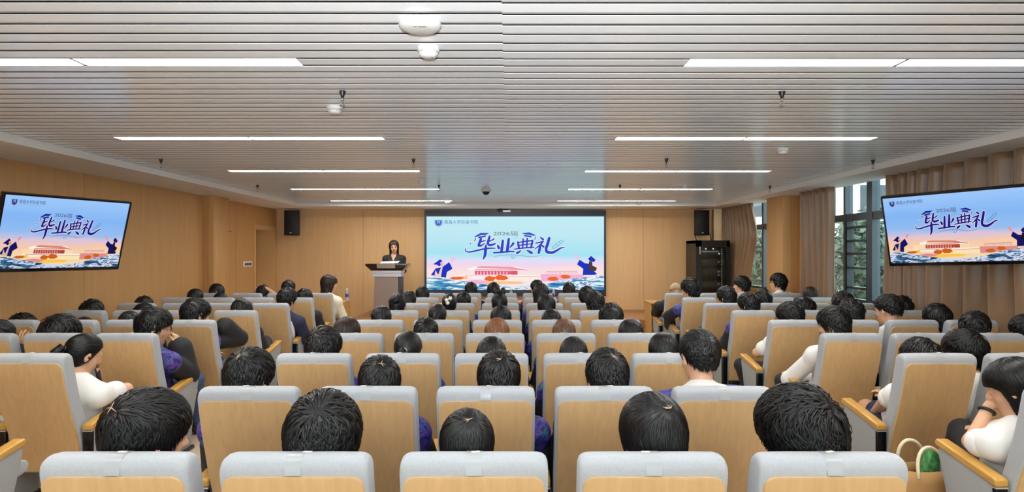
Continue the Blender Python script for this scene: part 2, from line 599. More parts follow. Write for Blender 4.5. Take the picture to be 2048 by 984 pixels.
# ---- windows in the right wall
def window(name, y0, y1, posts, lou=None):
    fr = MB()
    x0, x1 = XR + 0.04, XR + 0.12
    fr.box(x0, x1, y0, y0 + 0.05, WZ0, WZ1)
    fr.box(x0, x1, y1 - 0.05, y1, WZ0, WZ1)
    fr.box(x0, x1, y0, y1, WZ0, WZ0 + 0.05)
    fr.box(x0, x1, y0, y1, WZ1 - 0.05, WZ1)
    for p, w in posts:
        fr.box(x0 - 0.03, x1, p - w / 2, p + w / 2, WZ0, WZ1)
    fr.box(x0 - 0.02, x1, y0, y1, 2.10, 2.20)
    o = struct(fr.build(name, M['frame_grey']))
    ed = [y0] + [p for p, w in posts] + [y1]
    for a, b in zip(ed[:-1], ed[1:]):
        MB().box(XR + 0.078, XR + 0.084, a + 0.03, b - 0.03, 2.16, WZ1 - 0.03).build('pane', M['glass'], o)
        MB().box(XR + 0.078, XR + 0.084, a + 0.03, b - 0.03, WZ0 + 0.03, 2.12).build('pane', M['glass'], o)
    if lou:
        a, b = lou
        mb = MB()
        for z in (1.14, 1.42, 1.62, 1.80, 1.99):
            mb.box(x0 - 0.02, x1, a, b, z, z + 0.03)
        mb.box(x0 - 0.02, x1, a, a + 0.03, WZ0, 2.1)
        mb.box(x0 - 0.02, x1, b - 0.03, b, WZ0, 2.1)
        mb.build('awning_sash', mat('black sash', lin((30, 33, 36)), 0.4), o)
    return o


window('window_1', W1[0], W1[1], [(11.45, 0.08)])
window('window_2', W2[0], W2[1], [(7.52, 0.10), (8.06, 0.12), (8.66, 0.05), (6.4, 0.06), (5.3, 0.06)], (8.12, 8.64))
o = MB().box(XR - 0.02, XR + 0.04, W2[0], W2[1], WZ0 - 0.04, WZ0).build('window_sill', M['white_paint'])
struct(o)

# outdoors: paving, trees and a pale facade beyond
struct(MB().box(5.2, 60, -30, 50, -0.6, -0.5).build('ground', mat('grey paving', lin((150, 150, 146)), 0.8, noise=(0.6, 0.1))))
M['leaf'] = mat('tree leaves', lin((70, 82, 66)), 0.7, noise=(2.0, 0.5))
M['bark'] = mat('bark', lin((92, 78, 62)), 0.9, noise=(8, 0.3))


def tree(x, y, h, seed, label):
    rng = np.random.default_rng(seed)
    e = empty('tree', (x, y, -0.5))
    MB().tube([(0, 0, 0), (0.1, 0.05, h * 0.35), (0.0, 0.1, h * 0.7)], [0.16, 0.12, 0.06], 10).build('trunk', M['bark'], e, smooth=True)
    n = 6000
    c = rng.normal(size=(n, 3))
    c /= np.linalg.norm(c, axis=1)[:, None]
    lob = np.array([(0, 0, h * .72), (.8, .3, h * .6), (-.7, -.4, h * .62), (.1, -.8, h * .55), (-.2, .9, h * .5), (0, 0, h * .45)])
    k = rng.integers(0, len(lob), n)
    ctr = lob[k] + c * (rng.uniform(0.6, 1.0, n) * 0.95)[:, None]
    u = rng.normal(size=(n, 3)); u /= np.linalg.norm(u, axis=1)[:, None]
    w = np.cross(u, c); w /= np.linalg.norm(w, axis=1)[:, None] + 1e-6
    s = rng.uniform(0.06, 0.13, n)[:, None]
    V = np.stack([ctr - u * s, ctr + w * s * .5, ctr + u * s, ctr - w * s * .5], 1).reshape(-1, 3)
    Q = np.arange(4 * n).reshape(n, 4)
    link('crown', np_mesh('crown', V, Q, False), M['leaf'], e)
    tag(e, label, 'tree', 'trees outside the window')


tree(9.5, 15.6, 3.4, 1, 'green leafy tree outside, seen through the louvred window panes')
tree(12.5, 19.2, 3.0, 2, 'green tree outside, farther behind the louvred window panes')
tree(9.6, 22.5, 3.2, 3, 'green tree outside behind the narrow far window gap')
e = empty('facade', (26, 34, -0.5))
MB().box(-14, 14, 0, 6, 0, 7).build('wall', mat('pale facade', lin((222, 222, 220)), 0.8), e)
mb = MB()
for i in range(8):
    for j in range(2):
        mb.box(-12.5 + i * 3.2, -10.7 + i * 3.2, -0.05, 0.1, 1.2 + j * 3.0, 3.0 + j * 3.0)
mb.build('glazing', M['frame_grey'], e)
tag(e, 'pale neighbouring building far outside the right windows', 'building')


# ---- curtains
def curtain(y0, y1, x, label, amp=0.055, per=0.17, seed=1, ztop=None, gather=None):
    """pleated hanging from y0 to y1 along the right wall; gather(y, z) shifts it sideways"""
    rng = np.random.default_rng(seed)
    ny, nz = max(60, int((y1 - y0) / 0.012)), 36
    ys = np.linspace(y0, y1, ny)
    ph = np.cumsum((ys[1] - ys[0]) / (per * (1 + 0.35 * np.sin(ys * 3.1 + seed) + 0.2 * rng.normal(size=ny)).clip(0.5))) * 2 * PI
    zs = np.linspace(0.03, ztop or ZS, nz)
    V = []
    for z in zs:
        t = z / ZS
        a = amp * (1.0 - 0.25 * t)
        wob = 0.02 * np.sin(ys * 2.3 + z * 1.1 + seed)
        xx = x + a * np.sin(ph + 0.35 * np.sin(z * 2.1 + ys)) + 0.3 * a * np.sin(2 * ph + z) + wob
        yy = ys + 0.02 * np.cos(ph) + 0.012 * np.sin(z * 3 + ys * 4)
        if gather:
            yy = gather(yy, z)
        V.append(np.stack([xx, yy, np.full(ny, z)], 1))
    V = np.array(V).reshape(-1, 3)
    i, j = np.meshgrid(np.arange(nz - 1), np.arange(ny - 1), indexing='ij')
    a = (i * ny + j).ravel()
    Q = np.stack([a, a + 1, a + ny + 1, a + ny], 1)
    o = link('curtain', np_mesh('curtain', V, Q), M['curtain'])
    md = o.modifiers.new('thickness', 'SOLIDIFY')
    md.thickness = 0.004
    tag(o, label, 'curtain', 'brown curtains along the right wall')
    return o


def swept(y, z):
    """the far curtain is pushed out at two thirds of its height and tied back lower down"""
    b = 0.34 * np.exp(-((z - 1.95) / 0.5) ** 2)
    t = (12.85 - y) / 1.35
    return y - b * t + 0.15 * t * (z < 1.3) * (1.3 - z)


curtain(11.55, 12.85, 4.62, 'brown curtain bunched in the far right corner beside the equipment rack', 0.06, 0.15, 3, gather=swept)
curtain(8.62, 9.48, 4.64, 'brown curtain drawn against the right pillar', 0.06, 0.14, 5)
curtain(2.2, 7.50, 4.70, 'wide brown curtain hanging behind the right television', 0.07, 0.26, 8)
# ------------------------------------------------------------------ the picture shown on the three screens
SX0, SX1, SY0, SY1 = 853.2, 1207.8, 433.1, 579.8


def ttl(x, y):   # title crop -> picture coordinates (u right, v down)
    return ((920 + x / 9.309 - SX0) / (SX1 - SX0), (450 + y / 9.309 - SY0) / (SY1 - SY0))


def c3(x, y):
    return ((x - 65) / 1745.0, (y - 163) / 722.0)


def c5(x, y):
    return ((850 + x / 10.93 - SX0) / (SX1 - SX0), (500 + y / 10.93 - SY0) / (SY1 - SY0))


def c6(x, y):
    return ((1030 + x / 10.935 - SX0) / (SX1 - SX0), (500 + y / 10.935 - SY0) / (SY1 - SY0))


STROKES = [
    [(285, 235, 7), (284, 265, 10), (268, 305, 5)],
    [(390, 262, 24), (365, 330, 26), (345, 385, 22)], [(345, 385, 20), (385, 388, 18), (430, 362, 12), (468, 335, 4)],
    [(390, 312, 10), (440, 298, 13), (478, 282, 8)],
    [(552, 212, 20), (530, 290, 26), (515, 345, 24)], [(515, 345, 22), (545, 372, 24), (600, 368, 22), (655, 348, 14)],
    [(552, 302, 8), (600, 280, 13), (640, 255, 10)],
    [(108, 428, 4), (96, 460, 8), (125, 495, 12), (200, 500, 15), (330, 472, 16), (480, 440, 16), (580, 432, 14), (655, 434, 9)],
    [(482, 380, 18), (476, 470, 32), (465, 560, 28), (445, 610, 18), (425, 648, 4)],
    [(695, 368, 6), (712, 400, 24), (724, 428, 26)],
    [(798, 290, 22), (785, 400, 28), (772, 500, 28)], [(908, 258, 22), (893, 380, 30), (878, 492, 30)],
    [(992, 342, 24), (965, 380, 20), (930, 418, 8)], [(625, 517, 14), (780, 508, 16), (900, 494, 16), (1005, 495, 15)],
    [(1400, 212, 4), (1398, 250, 8), (1390, 278, 4)],
    [(1078, 318, 18), (1088, 375, 22), (1098, 432, 20)], [(1078, 330, 12), (1210, 305, 14), (1352, 290, 14)],
    [(1352, 288, 18), (1340, 350, 20), (1318, 422, 18)], [(1176, 258, 14), (1170, 350, 17), (1164, 432, 14)],
    [(1252, 246, 14), (1246, 340, 17), (1240, 425, 14)], [(1100, 378, 10), (1210, 366, 12), (1325, 350, 10)],
    [(1003, 452, 8), (1100, 438, 13), (1250, 422, 13), (1378, 414, 10)],
    [(1135, 474, 6), (1100, 500, 20), (1062, 522, 24)], [(1242, 472, 6), (1290, 495, 24), (1332, 520, 26)],
    [(1495, 232, 8), (1525, 252, 20), (1548, 268, 18)], [(1408, 338, 10), (1480, 325, 14), (1548, 302, 14)],
    [(1546, 304, 14), (1490, 375, 18), (1385, 452, 4)], [(1496, 385, 18), (1482, 450, 28), (1466, 518, 24)],
    [(1515, 368, 6), (1535, 388, 18), (1558, 408, 16)],
    [(1660, 246, 26), (1632, 350, 30), (1605, 430, 28), (1610, 488, 28), (1660, 512, 28), (1730, 510, 26), (1810, 470, 20), (1880, 428, 14), (1955, 416, 3)],
    [(190, 346, 10), (205, 352, 8)],
]
THIN = [
    [(600, 602, 2), (700, 575, 5), (820, 560, 6), (980, 556, 6), (1150, 572, 6), (1300, 590, 6), (1420, 582, 5), (1530, 556, 2)],
    [(1030, 568, 5), (1020, 605, 6), (985, 620, 6), (955, 605, 6), (965, 585, 5), (995, 588, 4)],
    [(1715, 412, 6), (1880, 288, 6), (1912, 312, 6), (1748, 436, 6), (1715, 412, 6)], [(1790, 352, 5), (1820, 385, 5)], [(1840, 318, 4), (1870, 345, 4)],
    [(1030, 235, 3), (1075, 218, 4)],
]
CAPS = [[(258, 222), (380, 150), (545, 150), (478, 186), (392, 188), (305, 224)], [(340, 218), (410, 205), (478, 192), (482, 220), (345, 250)],
        [(1145, 156), (1290, 138), (1418, 192), (1365, 200), (1290, 180), (1200, 172)], [(1200, 184), (1336, 202), (1325, 232), (1195, 210)]]


class Flat:
    """flat shapes in picture coordinates; layers a hair's breadth apart"""
    def __init__(self, W, H):
        self.W, self.H, self.v, self.f, self.mi, self.uv = W, H, [], [], [], []
        self.lay = 0

    def poly(self, pts, m, lay=None):
        if lay is None:
            self.lay += 1
            lay = self.lay
        o = len(self.v)
        for u, v in pts:
            self.v.append(((u - 0.5) * self.W, -0.00015 * lay - 0.001, (0.5 - v) * self.H))
            self.uv.append((u, 1 - v))
        self.f.append(tuple(range(o, o + len(pts))))
        self.mi.append(m)

    def stroke(self, pts, conv, m, lay):
        P = np.array([p[:2] for p in pts], float)
        wd = np.array([p[2] for p in pts], float) / 2
        # round the line
        t = np.linspace(0, len(P) - 1, (len(P) - 1) * 5 + 1)
        idx = np.arange(len(P))
        def cr(a):
            out = []
            for tt in t:
                i = min(int(tt), len(a) - 2)
                s = tt - i
                p0, p1, p2, p3 = a[max(i - 1, 0)], a[i], a[i + 1], a[min(i + 2, len(a) - 1)]
                out.append(0.5 * (2 * p1 + (p2 - p0) * s + (2 * p0 - 5 * p1 + 4 * p2 - p3) * s * s + (3 * p1 - p0 - 3 * p2 + p3) * s ** 3))
            return np.array(out)
        P = cr(P)
        wd = np.interp(t, idx, wd)
        d = np.gradient(P, axis=0)
        d /= np.linalg.norm(d, axis=1)[:, None] + 1e-9
        nrm = np.stack([-d[:, 1], d[:, 0]], 1)
        L, Rr = P + nrm * wd[:, None], P - nrm * wd[:, None]
        for i in range(len(P) - 1):
            self.poly([conv(*L[i]), conv(*L[i + 1]), conv(*Rr[i + 1]), conv(*Rr[i])], m, lay)
        for c, r in ((P[0], wd[0]), (P[-1], wd[-1])):
            self.poly([conv(c[0] + r * math.cos(w), c[1] + r * math.sin(w)) for w in np.linspace(0, 2 * PI, 11)[:-1]], m, lay)

    def build(self, name, mats, parent):
        me = bpy.data.meshes.new(name)
        me.from_pydata(self.v, [], self.f)
        used = sorted(set(self.mi))
        for k in used:
            me.materials.append(mats[k])
        me.polygons.foreach_set('material_index', [used.index(k) for k in self.mi])
        uvl = me.uv_layers.new(name='UVMap')
        li = [0] * len(me.loops)
        me.loops.foreach_get('vertex_index', li)
        uvl.data.foreach_set('uv', [c for i in li for c in self.uv[i]])
        return link(name, me, None, parent)


def picture_mat(name, stops, warp, strength):
    """emission with a soft vertical gradient broken up by drifting cloud"""
    m = bpy.data.materials.new(name)
    m.use_nodes = True
    nt = m.node_tree
    nt.nodes.remove(nt.nodes['Principled BSDF'])
    uv = nt.nodes.new('ShaderNodeUVMap')
    sp = nt.nodes.new('ShaderNodeSeparateXYZ')
    nt.links.new(uv.outputs[0], sp.inputs[0])
    mp = nt.nodes.new('ShaderNodeMapping')
    mp.inputs['Scale'].default_value = (2.0, 7.0, 1)
    mp.inputs['Rotation'].default_value = (0, 0, 0.08)
    nt.links.new(uv.outputs[0], mp.inputs[0])
    nz = nt.nodes.new('ShaderNodeTexNoise')
    nz.inputs['Scale'].default_value = 1.6
    nz.inputs['Detail'].default_value = 3
    nt.links.new(mp.outputs[0], nz.inputs[0])
    a = nt.nodes.new('ShaderNodeMath'); a.operation = 'MULTIPLY_ADD'
    nt.links.new(nz.outputs['Fac'], a.inputs[0])
    a.inputs[1].default_value = warp
    nt.links.new(sp.outputs[1], a.inputs[2])
    s = nt.nodes.new('ShaderNodeMath'); s.operation = 'SUBTRACT'
    nt.links.new(a.outputs[0], s.inputs[0])
    s.inputs[1].default_value = warp * 0.5
    rp = nt.nodes.new('ShaderNodeValToRGB')
    cr = rp.color_ramp
    cr.elements[0].position, cr.elements[0].color = stops[0][0], lin(stops[0][1])
    cr.elements[1].position, cr.elements[1].color = stops[-1][0], lin(stops[-1][1])
    for p, c in stops[1:-1]:
        cr.elements.new(p).color = lin(c)
    nt.links.new(s.outputs[0], rp.inputs[0])
    e = nt.nodes.new('ShaderNodeEmission')
    e.inputs[1].default_value = strength
    nt.links.new(rp.outputs[0], e.inputs[0])
    nt.links.new(e.outputs[0], nt.nodes['Material Output'].inputs[0])
    return m


def blotch_mat(name, cols, strength):
    m = bpy.data.materials.new(name)
    m.use_nodes = True
    nt = m.node_tree
    nt.nodes.remove(nt.nodes['Principled BSDF'])
    uv = nt.nodes.new('ShaderNodeUVMap')
    mp = nt.nodes.new('ShaderNodeMapping')
    mp.inputs['Scale'].default_value = (5.5, 12, 1)
    nt.links.new(uv.outputs[0], mp.inputs[0])
    nz = nt.nodes.new('ShaderNodeTexNoise')
    nz.inputs['Scale'].default_value = 1.7
    nz.inputs['Detail'].default_value = 4
    nz.inputs['Distortion'].default_value = 0.8
    nt.links.new(mp.outputs[0], nz.inputs[0])
    rp = nt.nodes.new('ShaderNodeValToRGB')
    cr = rp.color_ramp
    cr.interpolation = 'CONSTANT'
    cr.elements[0].position, cr.elements[0].color = 0.0, lin(cols[0][1])
    cr.elements[1].position, cr.elements[1].color = cols[-1][0], lin(cols[-1][1])
    for p, c in cols[1:-1]:
        cr.elements.new(p).color = lin(c)
    nt.links.new(nz.outputs['Fac'], rp.inputs[0])
    e = nt.nodes.new('ShaderNodeEmission')
    e.inputs[1].default_value = strength
    nt.links.new(rp.outputs[0], e.inputs[0])
    nt.links.new(e.outputs[0], nt.nodes['Material Output'].inputs[0])
    return m


def palette(tv):
    k = 'set ' if tv else 'wall '
    P = {}
    if tv:
        P['sky'] = picture_mat(k + 'sky', [(0.0, (236, 216, 180)), (0.18, (246, 214, 170)), (0.30, (246, 200, 170)), (0.40, (222, 196, 214)), (0.48, (150, 190, 240)), (0.70, (132, 182, 244)), (1.0, (158, 200, 250))], 0.16, 1.0)
        P['leaf'] = blotch_mat(k + 'leaves', [(0, (30, 58, 110)), (0.40, (58, 104, 130)), (0.48, (206, 214, 240)), (0.58, (70, 110, 140)), (0.63, (232, 236, 250)), (0.70, (236, 190, 140))], 1.0)
        cols = dict(ink=(34, 24, 128), thin=(70, 66, 120), gown=(24, 22, 96), pink=(232, 150, 160), face=(226, 150, 130), stole=(214, 180, 170), cream=(250, 226, 178), tier=(214, 130, 110), red=(176, 70, 60), rose=(222, 140, 140), orange=(206, 96, 30), sand=(250, 196, 80), hair=(28, 22, 40), white=(248, 240, 236), blue=(46, 60, 120), pale=(150, 176, 226), num=(84, 84, 120))
    else:
        P['sky'] = picture_mat(k + 'sky', [(0.0, (246, 230, 236)), (0.14, (247, 228, 234)), (0.26, (248, 226, 222)), (0.34, (245, 212, 238)), (0.41, (216, 226, 248)), (0.48, (164, 228, 243)), (0.72, (190, 232, 243)), (1.0, (196, 236, 244))], 0.16, 1.0)
        P['leaf'] = blotch_mat(k + 'leaves', [(0, (40, 96, 170)), (0.38, (70, 140, 190)), (0.46, (112, 180, 200)), (0.51, (236, 244, 252)), (0.60, (60, 120, 180)), (0.645, (246, 236, 246)), (0.72, (246, 186, 160))], 1.0)
        cols = dict(ink=(52, 72, 196), thin=(90, 100, 150), gown=(34, 54, 186), pink=(250, 190, 226), face=(246, 170, 190), stole=(240, 206, 206), cream=(252, 236, 226), tier=(238, 158, 172), red=(224, 92, 110), rose=(242, 178, 216), orange=(236, 104, 44), sand=(250, 196, 150), hair=(74, 60, 66), white=(253, 246, 246), blue=(74, 110, 190), pale=(170, 196, 242), num=(110, 120, 140))
    for n_, c in cols.items():
        P[n_] = emit(k + n_, lin(c), 1.0)
    return P


def text_flat(body, W, H, u, v, size, m, parent, name, width=None):
    """lettering with the built-in font: lower-left corner at (u, v), size in picture heights"""
    cu = bpy.data.curves.new(name, 'FONT')
    cu.body = body
    cu.size = 1.0
    ob = bpy.data.objects.new(name, cu)
    COL.objects.link(ob)
    dg = bpy.context.evaluated_depsgraph_get()
    dg.update()
    me = bpy.data.meshes.new_from_object(ob.evaluated_get(dg))
    bpy.data.objects.remove(ob)
    if not me.vertices:
        return None
    V = np.zeros(len(me.vertices) * 3, dtype=np.float32)
    me.vertices.foreach_get('co', V)
    V = V.reshape(-1, 3)
    w0, w1 = V[:, 0].min(), V[:, 0].max()
    sz = size * H
    sx = sz if width is None else width * W / (w1 - w0)
    out = np.zeros_like(V)
    out[:, 0] = (u - 0.5) * W + (V[:, 0] - w0) * sx
    out[:, 1] = -0.0112
    out[:, 2] = (0.5 - v) * H + V[:, 1] * sz
    me.vertices.foreach_set('co', out.ravel())
    me.materials.clear()
    return link(name, me, m, parent)


def show_picture(parent, W, H, P):
    """display surface facing -Y in the parent's frame, centred on its origin"""
    bgp = Flat(W, H)
    bgp.poly([(0, 0), (0, 1), (1, 1), (1, 0)], 'sky')
    bgp.build('display', P, parent)
    a = Flat(W, H)
    q = lambda pts, m, conv=c3: a.poly([conv(*p) for p in pts], m)
    rect = lambda x0, y0, x1, y1, m: q([(x0, y0), (x0, y1), (x1, y1), (x1, y0)], m)
    # halls
    rect(390, 692, 1070, 742, 'cream')
    q([(470, 672), (560, 652), (960, 660), (1070, 690), (1070, 698), (470, 690)], 'white')
    q([(560, 656), (610, 650), (900, 658), (1060, 690), (1060, 696), (880, 680), (560, 668)], 'tier')
    rect(540, 682, 960, 690, 'tier')
    rect(540, 698, 960, 736, 'red')
    for i in range(11):
        rect(560 + i * 32, 703, 574 + i * 32, 736, 'rose')
    rect(880, 706, 960, 726, 'red')
    rect(390, 740, 1180, 766, 'white')
    rect(440, 744, 860, 750, 'tier')
    rect(870, 752, 1190, 800, 'cream')
    rect(870, 752, 1190, 757, 'tier')
    rect(1190, 735, 1610, 800, 'rose')
    rect(1190, 733, 1440, 739, 'tier')
    rect(1245, 700, 1550, 726, 'tier')
    for i in range(24):
        rect(1250 + i * 12.5, 704, 1256 + i * 12.5, 726, 'white')
    rect(640, 760, 860, 800, 'cream')
    rng = random.Random(4)
    for cx, cy, rx, ry, m in ((690, 775, 52, 26, 'orange'), (800, 765, 62, 28, 'orange'), (420, 762, 60, 16, 'sand'), (360, 770, 70, 14, 'orange'), (1310, 775, 52, 20, 'orange'), (1430, 755, 46, 20, 'orange'), (760, 815, 260, 18, 'sand'), (560, 805, 120, 16, 'rose')):
        q([(cx + rx * (0.85 + 0.3 * rng.random()) * math.cos(w), cy + ry * (0.8 + 0.4 * rng.random()) * math.sin(w)) for w in np.linspace(0, 2 * PI, 19)[:-1]], m)
    # flower bed
    q([(65, 765), (65, 885), (1810, 885), (1810, 745), (1740, 738), (1650, 752), (1560, 770), (1420, 782), (1340, 800), (1240, 830), (1080, 848), (900, 856), (700, 838), (560, 822), (430, 800), (330, 782), (220, 768)], 'leaf')
    # left graduate
    q([(375, 375), (530, 265), (605, 410), (480, 480), (460, 602), (350, 592)], 'gown', c5)
    q([(130, 548), (235, 400), (350, 380), (310, 520), (215, 562)], 'gown', c5)
    q([(205, 588), (232, 440), (275, 520), (280, 592)], 'stole', c5)
    q([(275, 592), (330, 430), (388, 370), (345, 592)], 'stole', c5)
    q([(330, 300), (395, 262), (412, 310), (362, 352), (330, 335)], 'face', c5)
    q([(180, 312), (330, 203), (388, 242), (335, 275), (345, 335), (312, 356), (262, 322)], 'gown', c5)
    q([(560, 225), (600, 148), (678, 172), (640, 212), (592, 262)], 'pink', c5)
    # right graduate
    q([(1355, 315), (1410, 212), (1530, 290), (1615, 300), (1700, 440), (1792, 520), (1740, 545), (1480, 548), (1490, 410)], 'gown', c6)
    q([(1620, 245), (1682, 250), (1692, 340), (1792, 390), (1762, 462), (1640, 472), (1600, 400)], 'hair', c6)
    q([(1598, 190), (1660, 128), (1762, 215), (1722, 268), (1680, 250), (1632, 240)], 'gown', c6)
    q([(1285, 110), (1342, 92), (1400, 190), (1345, 205)], 'pink', c6)
    a.build('artwork', P, parent)
    # title
    t = Flat(W, H)
    STK = [[(x, y, w * 1.85 + 3) for x, y, w in s] for s in STROKES]
    halo = [[(x, y, w + 16) for x, y, w in s] for s in STK]
    for s in halo:
        t.stroke(s, ttl, 'white', 60)
    for i, s in enumerate(STK):
        t.stroke(s, ttl, 'ink', 64 + i % 3)
    for c in CAPS:
        t.poly([ttl(*p) for p in c], 'ink', 68)
    for s in THIN:
        t.stroke(s, ttl, 'thin', 69)
    t.build('title_lettering', P, parent)
    text_flat('2026\u5c4a', W, H, ttl(620, 195)[0], ttl(620, 192)[1], 0.068, P['num'], parent, 'year_lettering', width=(1072 - 620) / 9.309 / (SX1 - SX0))
    # crest and college name
    s = Flat(W, H)
    def c1(x, y):
        return ((860 + x / 14.057 - SX0) / (SX1 - SX0), (430 + y / 14.057 - SY0) / (SY1 - SY0))
    s.poly([c1(*p) for p in ((120, 140), (365, 140), (362, 250), (325, 310), (245, 340), (160, 310), (122, 250))], 'pale', 60)
    s.poly([c1(*p) for p in ((150, 150), (330, 150), (328, 235), (300, 285), (240, 310), (180, 285), (152, 235))], 'blue', 61)
    s.poly([c1(*p) for p in ((205, 185), (280, 185), (280, 250), (265, 250), (265, 210), (220, 210), (220, 250), (205, 250))], 'pale', 62)
    s.poly([c1(*p) for p in ((190, 165), (295, 165), (295, 178), (190, 178))], 'pale', 63)
    s.poly([c1(*p) for p in ((400, 280), (1340, 280), (1340, 287), (400, 287))], 'pale', 60)
    s.build('crest', P, parent)
    u, v = c1(402, 250)
    text_flat('\u5357\u660c\u5927\u5b66\u9645\u92ae\u4e66\u9662', W, H, u, v - 0.004, 0.056, P['blue'], parent, 'college_lettering', width=(1350 - 402) / 14.057 / (SX1 - SX0))


PW = palette(False)
PT = palette(True)

# the large LED wall
scr = empty('led_screen', (0, 0, 0))
x0, x1 = (SX0 - CX) / F * 13.05, (SX1 - CX) / F * 13.05
z1, z0 = CH - (SY0 - CY) / F * 13.05, CH - (SY1 - CY) / F * 13.05
scr.location = ((x0 + x1) / 2, 13.05, (z0 + z1) / 2)
W_, H_ = x1 - x0, z1 - z0
show_picture(scr, W_, H_, PW)
mb = MB()
mb.box(-W_ / 2 - 0.045, W_ / 2 + 0.045, 0.0005, 0.105, -H_ / 2 - 0.135, H_ / 2 + 0.135)
mb.build('cabinet', M['black'], scr)
mb = MB()
mb.box(-W_ / 2 - 0.045, -W_ / 2, -0.02, 0.0005, -H_ / 2 - 0.135, H_ / 2 + 0.135)
mb.box(W_ / 2, W_ / 2 + 0.045, -0.02, 0.0005, -H_ / 2 - 0.135, H_ / 2 + 0.135)
mb.box(-W_ / 2, W_ / 2, -0.02, 0.0005, -H_ / 2 - 0.135, -H_ / 2)
mb.box(-W_ / 2, W_ / 2, -0.02, 0.0005, H_ / 2, H_ / 2 + 0.135)
mb.build('bezel', mat('navy black bezel', lin((26, 32, 52)), 0.35), scr)
tag(scr, 'large wall screen at the front showing a blue graduation ceremony picture', 'screen')
# device clipped on its top edge
e = empty('conference_camera', at(1006, 421, 12.96))
MB().box(-0.12, 0.12, -0.03, 0.03, -0.025, 0.03).build('bar', M['black'], e, bevel=0.008)
MB().lathe([(0.03, 0.03), (0.034, 0.05), (0.03, 0.075), (0.002, 0.08)], 16, (-0.06, 0, 0)).build('camera_head', M['blackgloss'], e, smooth=True)
MB().box(0.0, 0.16, -0.036, -0.028, -0.03, 0.0).build('bright_strip', M['alu'], e)
tag(e, 'small black camera bar on top of the large wall screen', 'camera')

# the two televisions on swing arms
def television(TL, right, down, W, H, label, wall_x):
    right, down = Vector(right).normalized(), Vector(down)
    down = (down - right * down.dot(right)).normalized()
    nrm = right.cross(-down).normalized()       # x right, z up -> y = z cross x points away from the viewer
    back = (-down).cross(right).normalized()
    c = Vector(TL) + right * (W / 2) + down * (H / 2)
    e = empty('television', c)
    e.matrix_world = Matrix(((right.x, back.x, -down.x, c.x), (right.y, back.y, -down.y, c.y), (right.z, back.z, -down.z, c.z), (0, 0, 0, 1)))
    b, bb = 0.014, 0.03
    pe = empty('screen_panel', (0, 0, 0))
    w, h = W - 2 * b, H - b - bb - 0.006
    show_picture_at = Vector((0, 0, (bb - b) / 2))
    pe.parent = e
    pe.location = show_picture_at
    show_picture(pe, w, h, PT)
    mb = MB()
    mb.box(-W / 2, W / 2, 0.0006, 0.045, -H / 2, H / 2)
    mb.build('casing', M['black'], e, bevel=0.004)
    mb = MB()
    mb.box(-W / 2, -W / 2 + b, -0.012, 0.0006, -H / 2, H / 2)
    mb.box(W / 2 - b, W / 2, -0.012, 0.0006, -H / 2, H / 2)
    mb.box(-W / 2 + b, W / 2 - b, -0.012, 0.0006, -H / 2, -H / 2 + bb)
    mb.box(-W / 2 + b, W / 2 - b, -0.012, 0.0006, H / 2 - b, H / 2)
    mb.build('bezel', M['blackgloss'], e)
    inv = e.matrix_world.inverted()
    p0 = inv @ (c + back * 0.04)
    wp = c + back * 0.3
    wp.x = wall_x + (0.035 if wall_x < 0 else -0.035)
    p2 = inv @ wp
    p1 = (p0 + p2) / 2 + Vector((0.06, 0, 0))
    mb = MB()
    mb.tube([p0, p1, p2], 0.022, 8)
    mb.box(-0.2, 0.2, 0.045, 0.07, -0.15, 0.15)
    mb.build('wall_bracket', M['black'], e)
    return tag(e, label, 'television', 'wall mounted televisions')


D1 = 5.22
television(at(7.3, 384.6, D1), (0.408, 0.913, 0), (-0.274, 0.1225, -0.9518), 0.2163 * D1, 0.1402 * D1, 'wide television tilted down from the left wall', XL)
D2 = 5.84
s_, c_ = math.sin(R(22.8)), math.cos(R(22.8))
television(at(1761.4, 394.6, D2), (0.7257, -0.688, 0.036), (0.688 * s_, 0.7257 * s_, -c_), 0.1935 * D2, 0.1245 * D2, 'wide television tilted down in front of the right curtains', XR)
# ------------------------------------------------------------------ auditorium chairs
SP, ROW0, RP, CT = 0.55, 1.87, 0.931, 1.0235
def row_y(r):
    return ROW0 + RP * r


COLX = {'C': [-0.1075 + SP * (k - 2) for k in range(5)],
        'L': [-2.967 - SP * k for k in range(4)],
        'R': [2.655 + SP * k for k in range(4)]}

# side outline of the back, as (rear y, front y, z)
BACK = [(0.150, 0.235, 0.225), (0.140, 0.240, 0.27), (0.122, 0.232, 0.36), (0.104, 0.206, 0.45), (0.075, 0.168, 0.54), (0.043, 0.136, 0.63),
        (0.014, 0.106, 0.73), (-0.014, 0.082, 0.82), (-0.032, 0.064, 0.90), (-0.043, 0.053, 0.955), (-0.046, 0.048, 0.985)]
CAPTOP = [(-0.043, 1.003), (-0.034, 1.015), (-0.018, 1.0225), (0.002, 1.0235), (0.022, 1.020), (0.038, 1.008)]


def rear_at(z):
    return float(np.interp(z, [b[2] for b in BACK], [b[0] for b in BACK]))


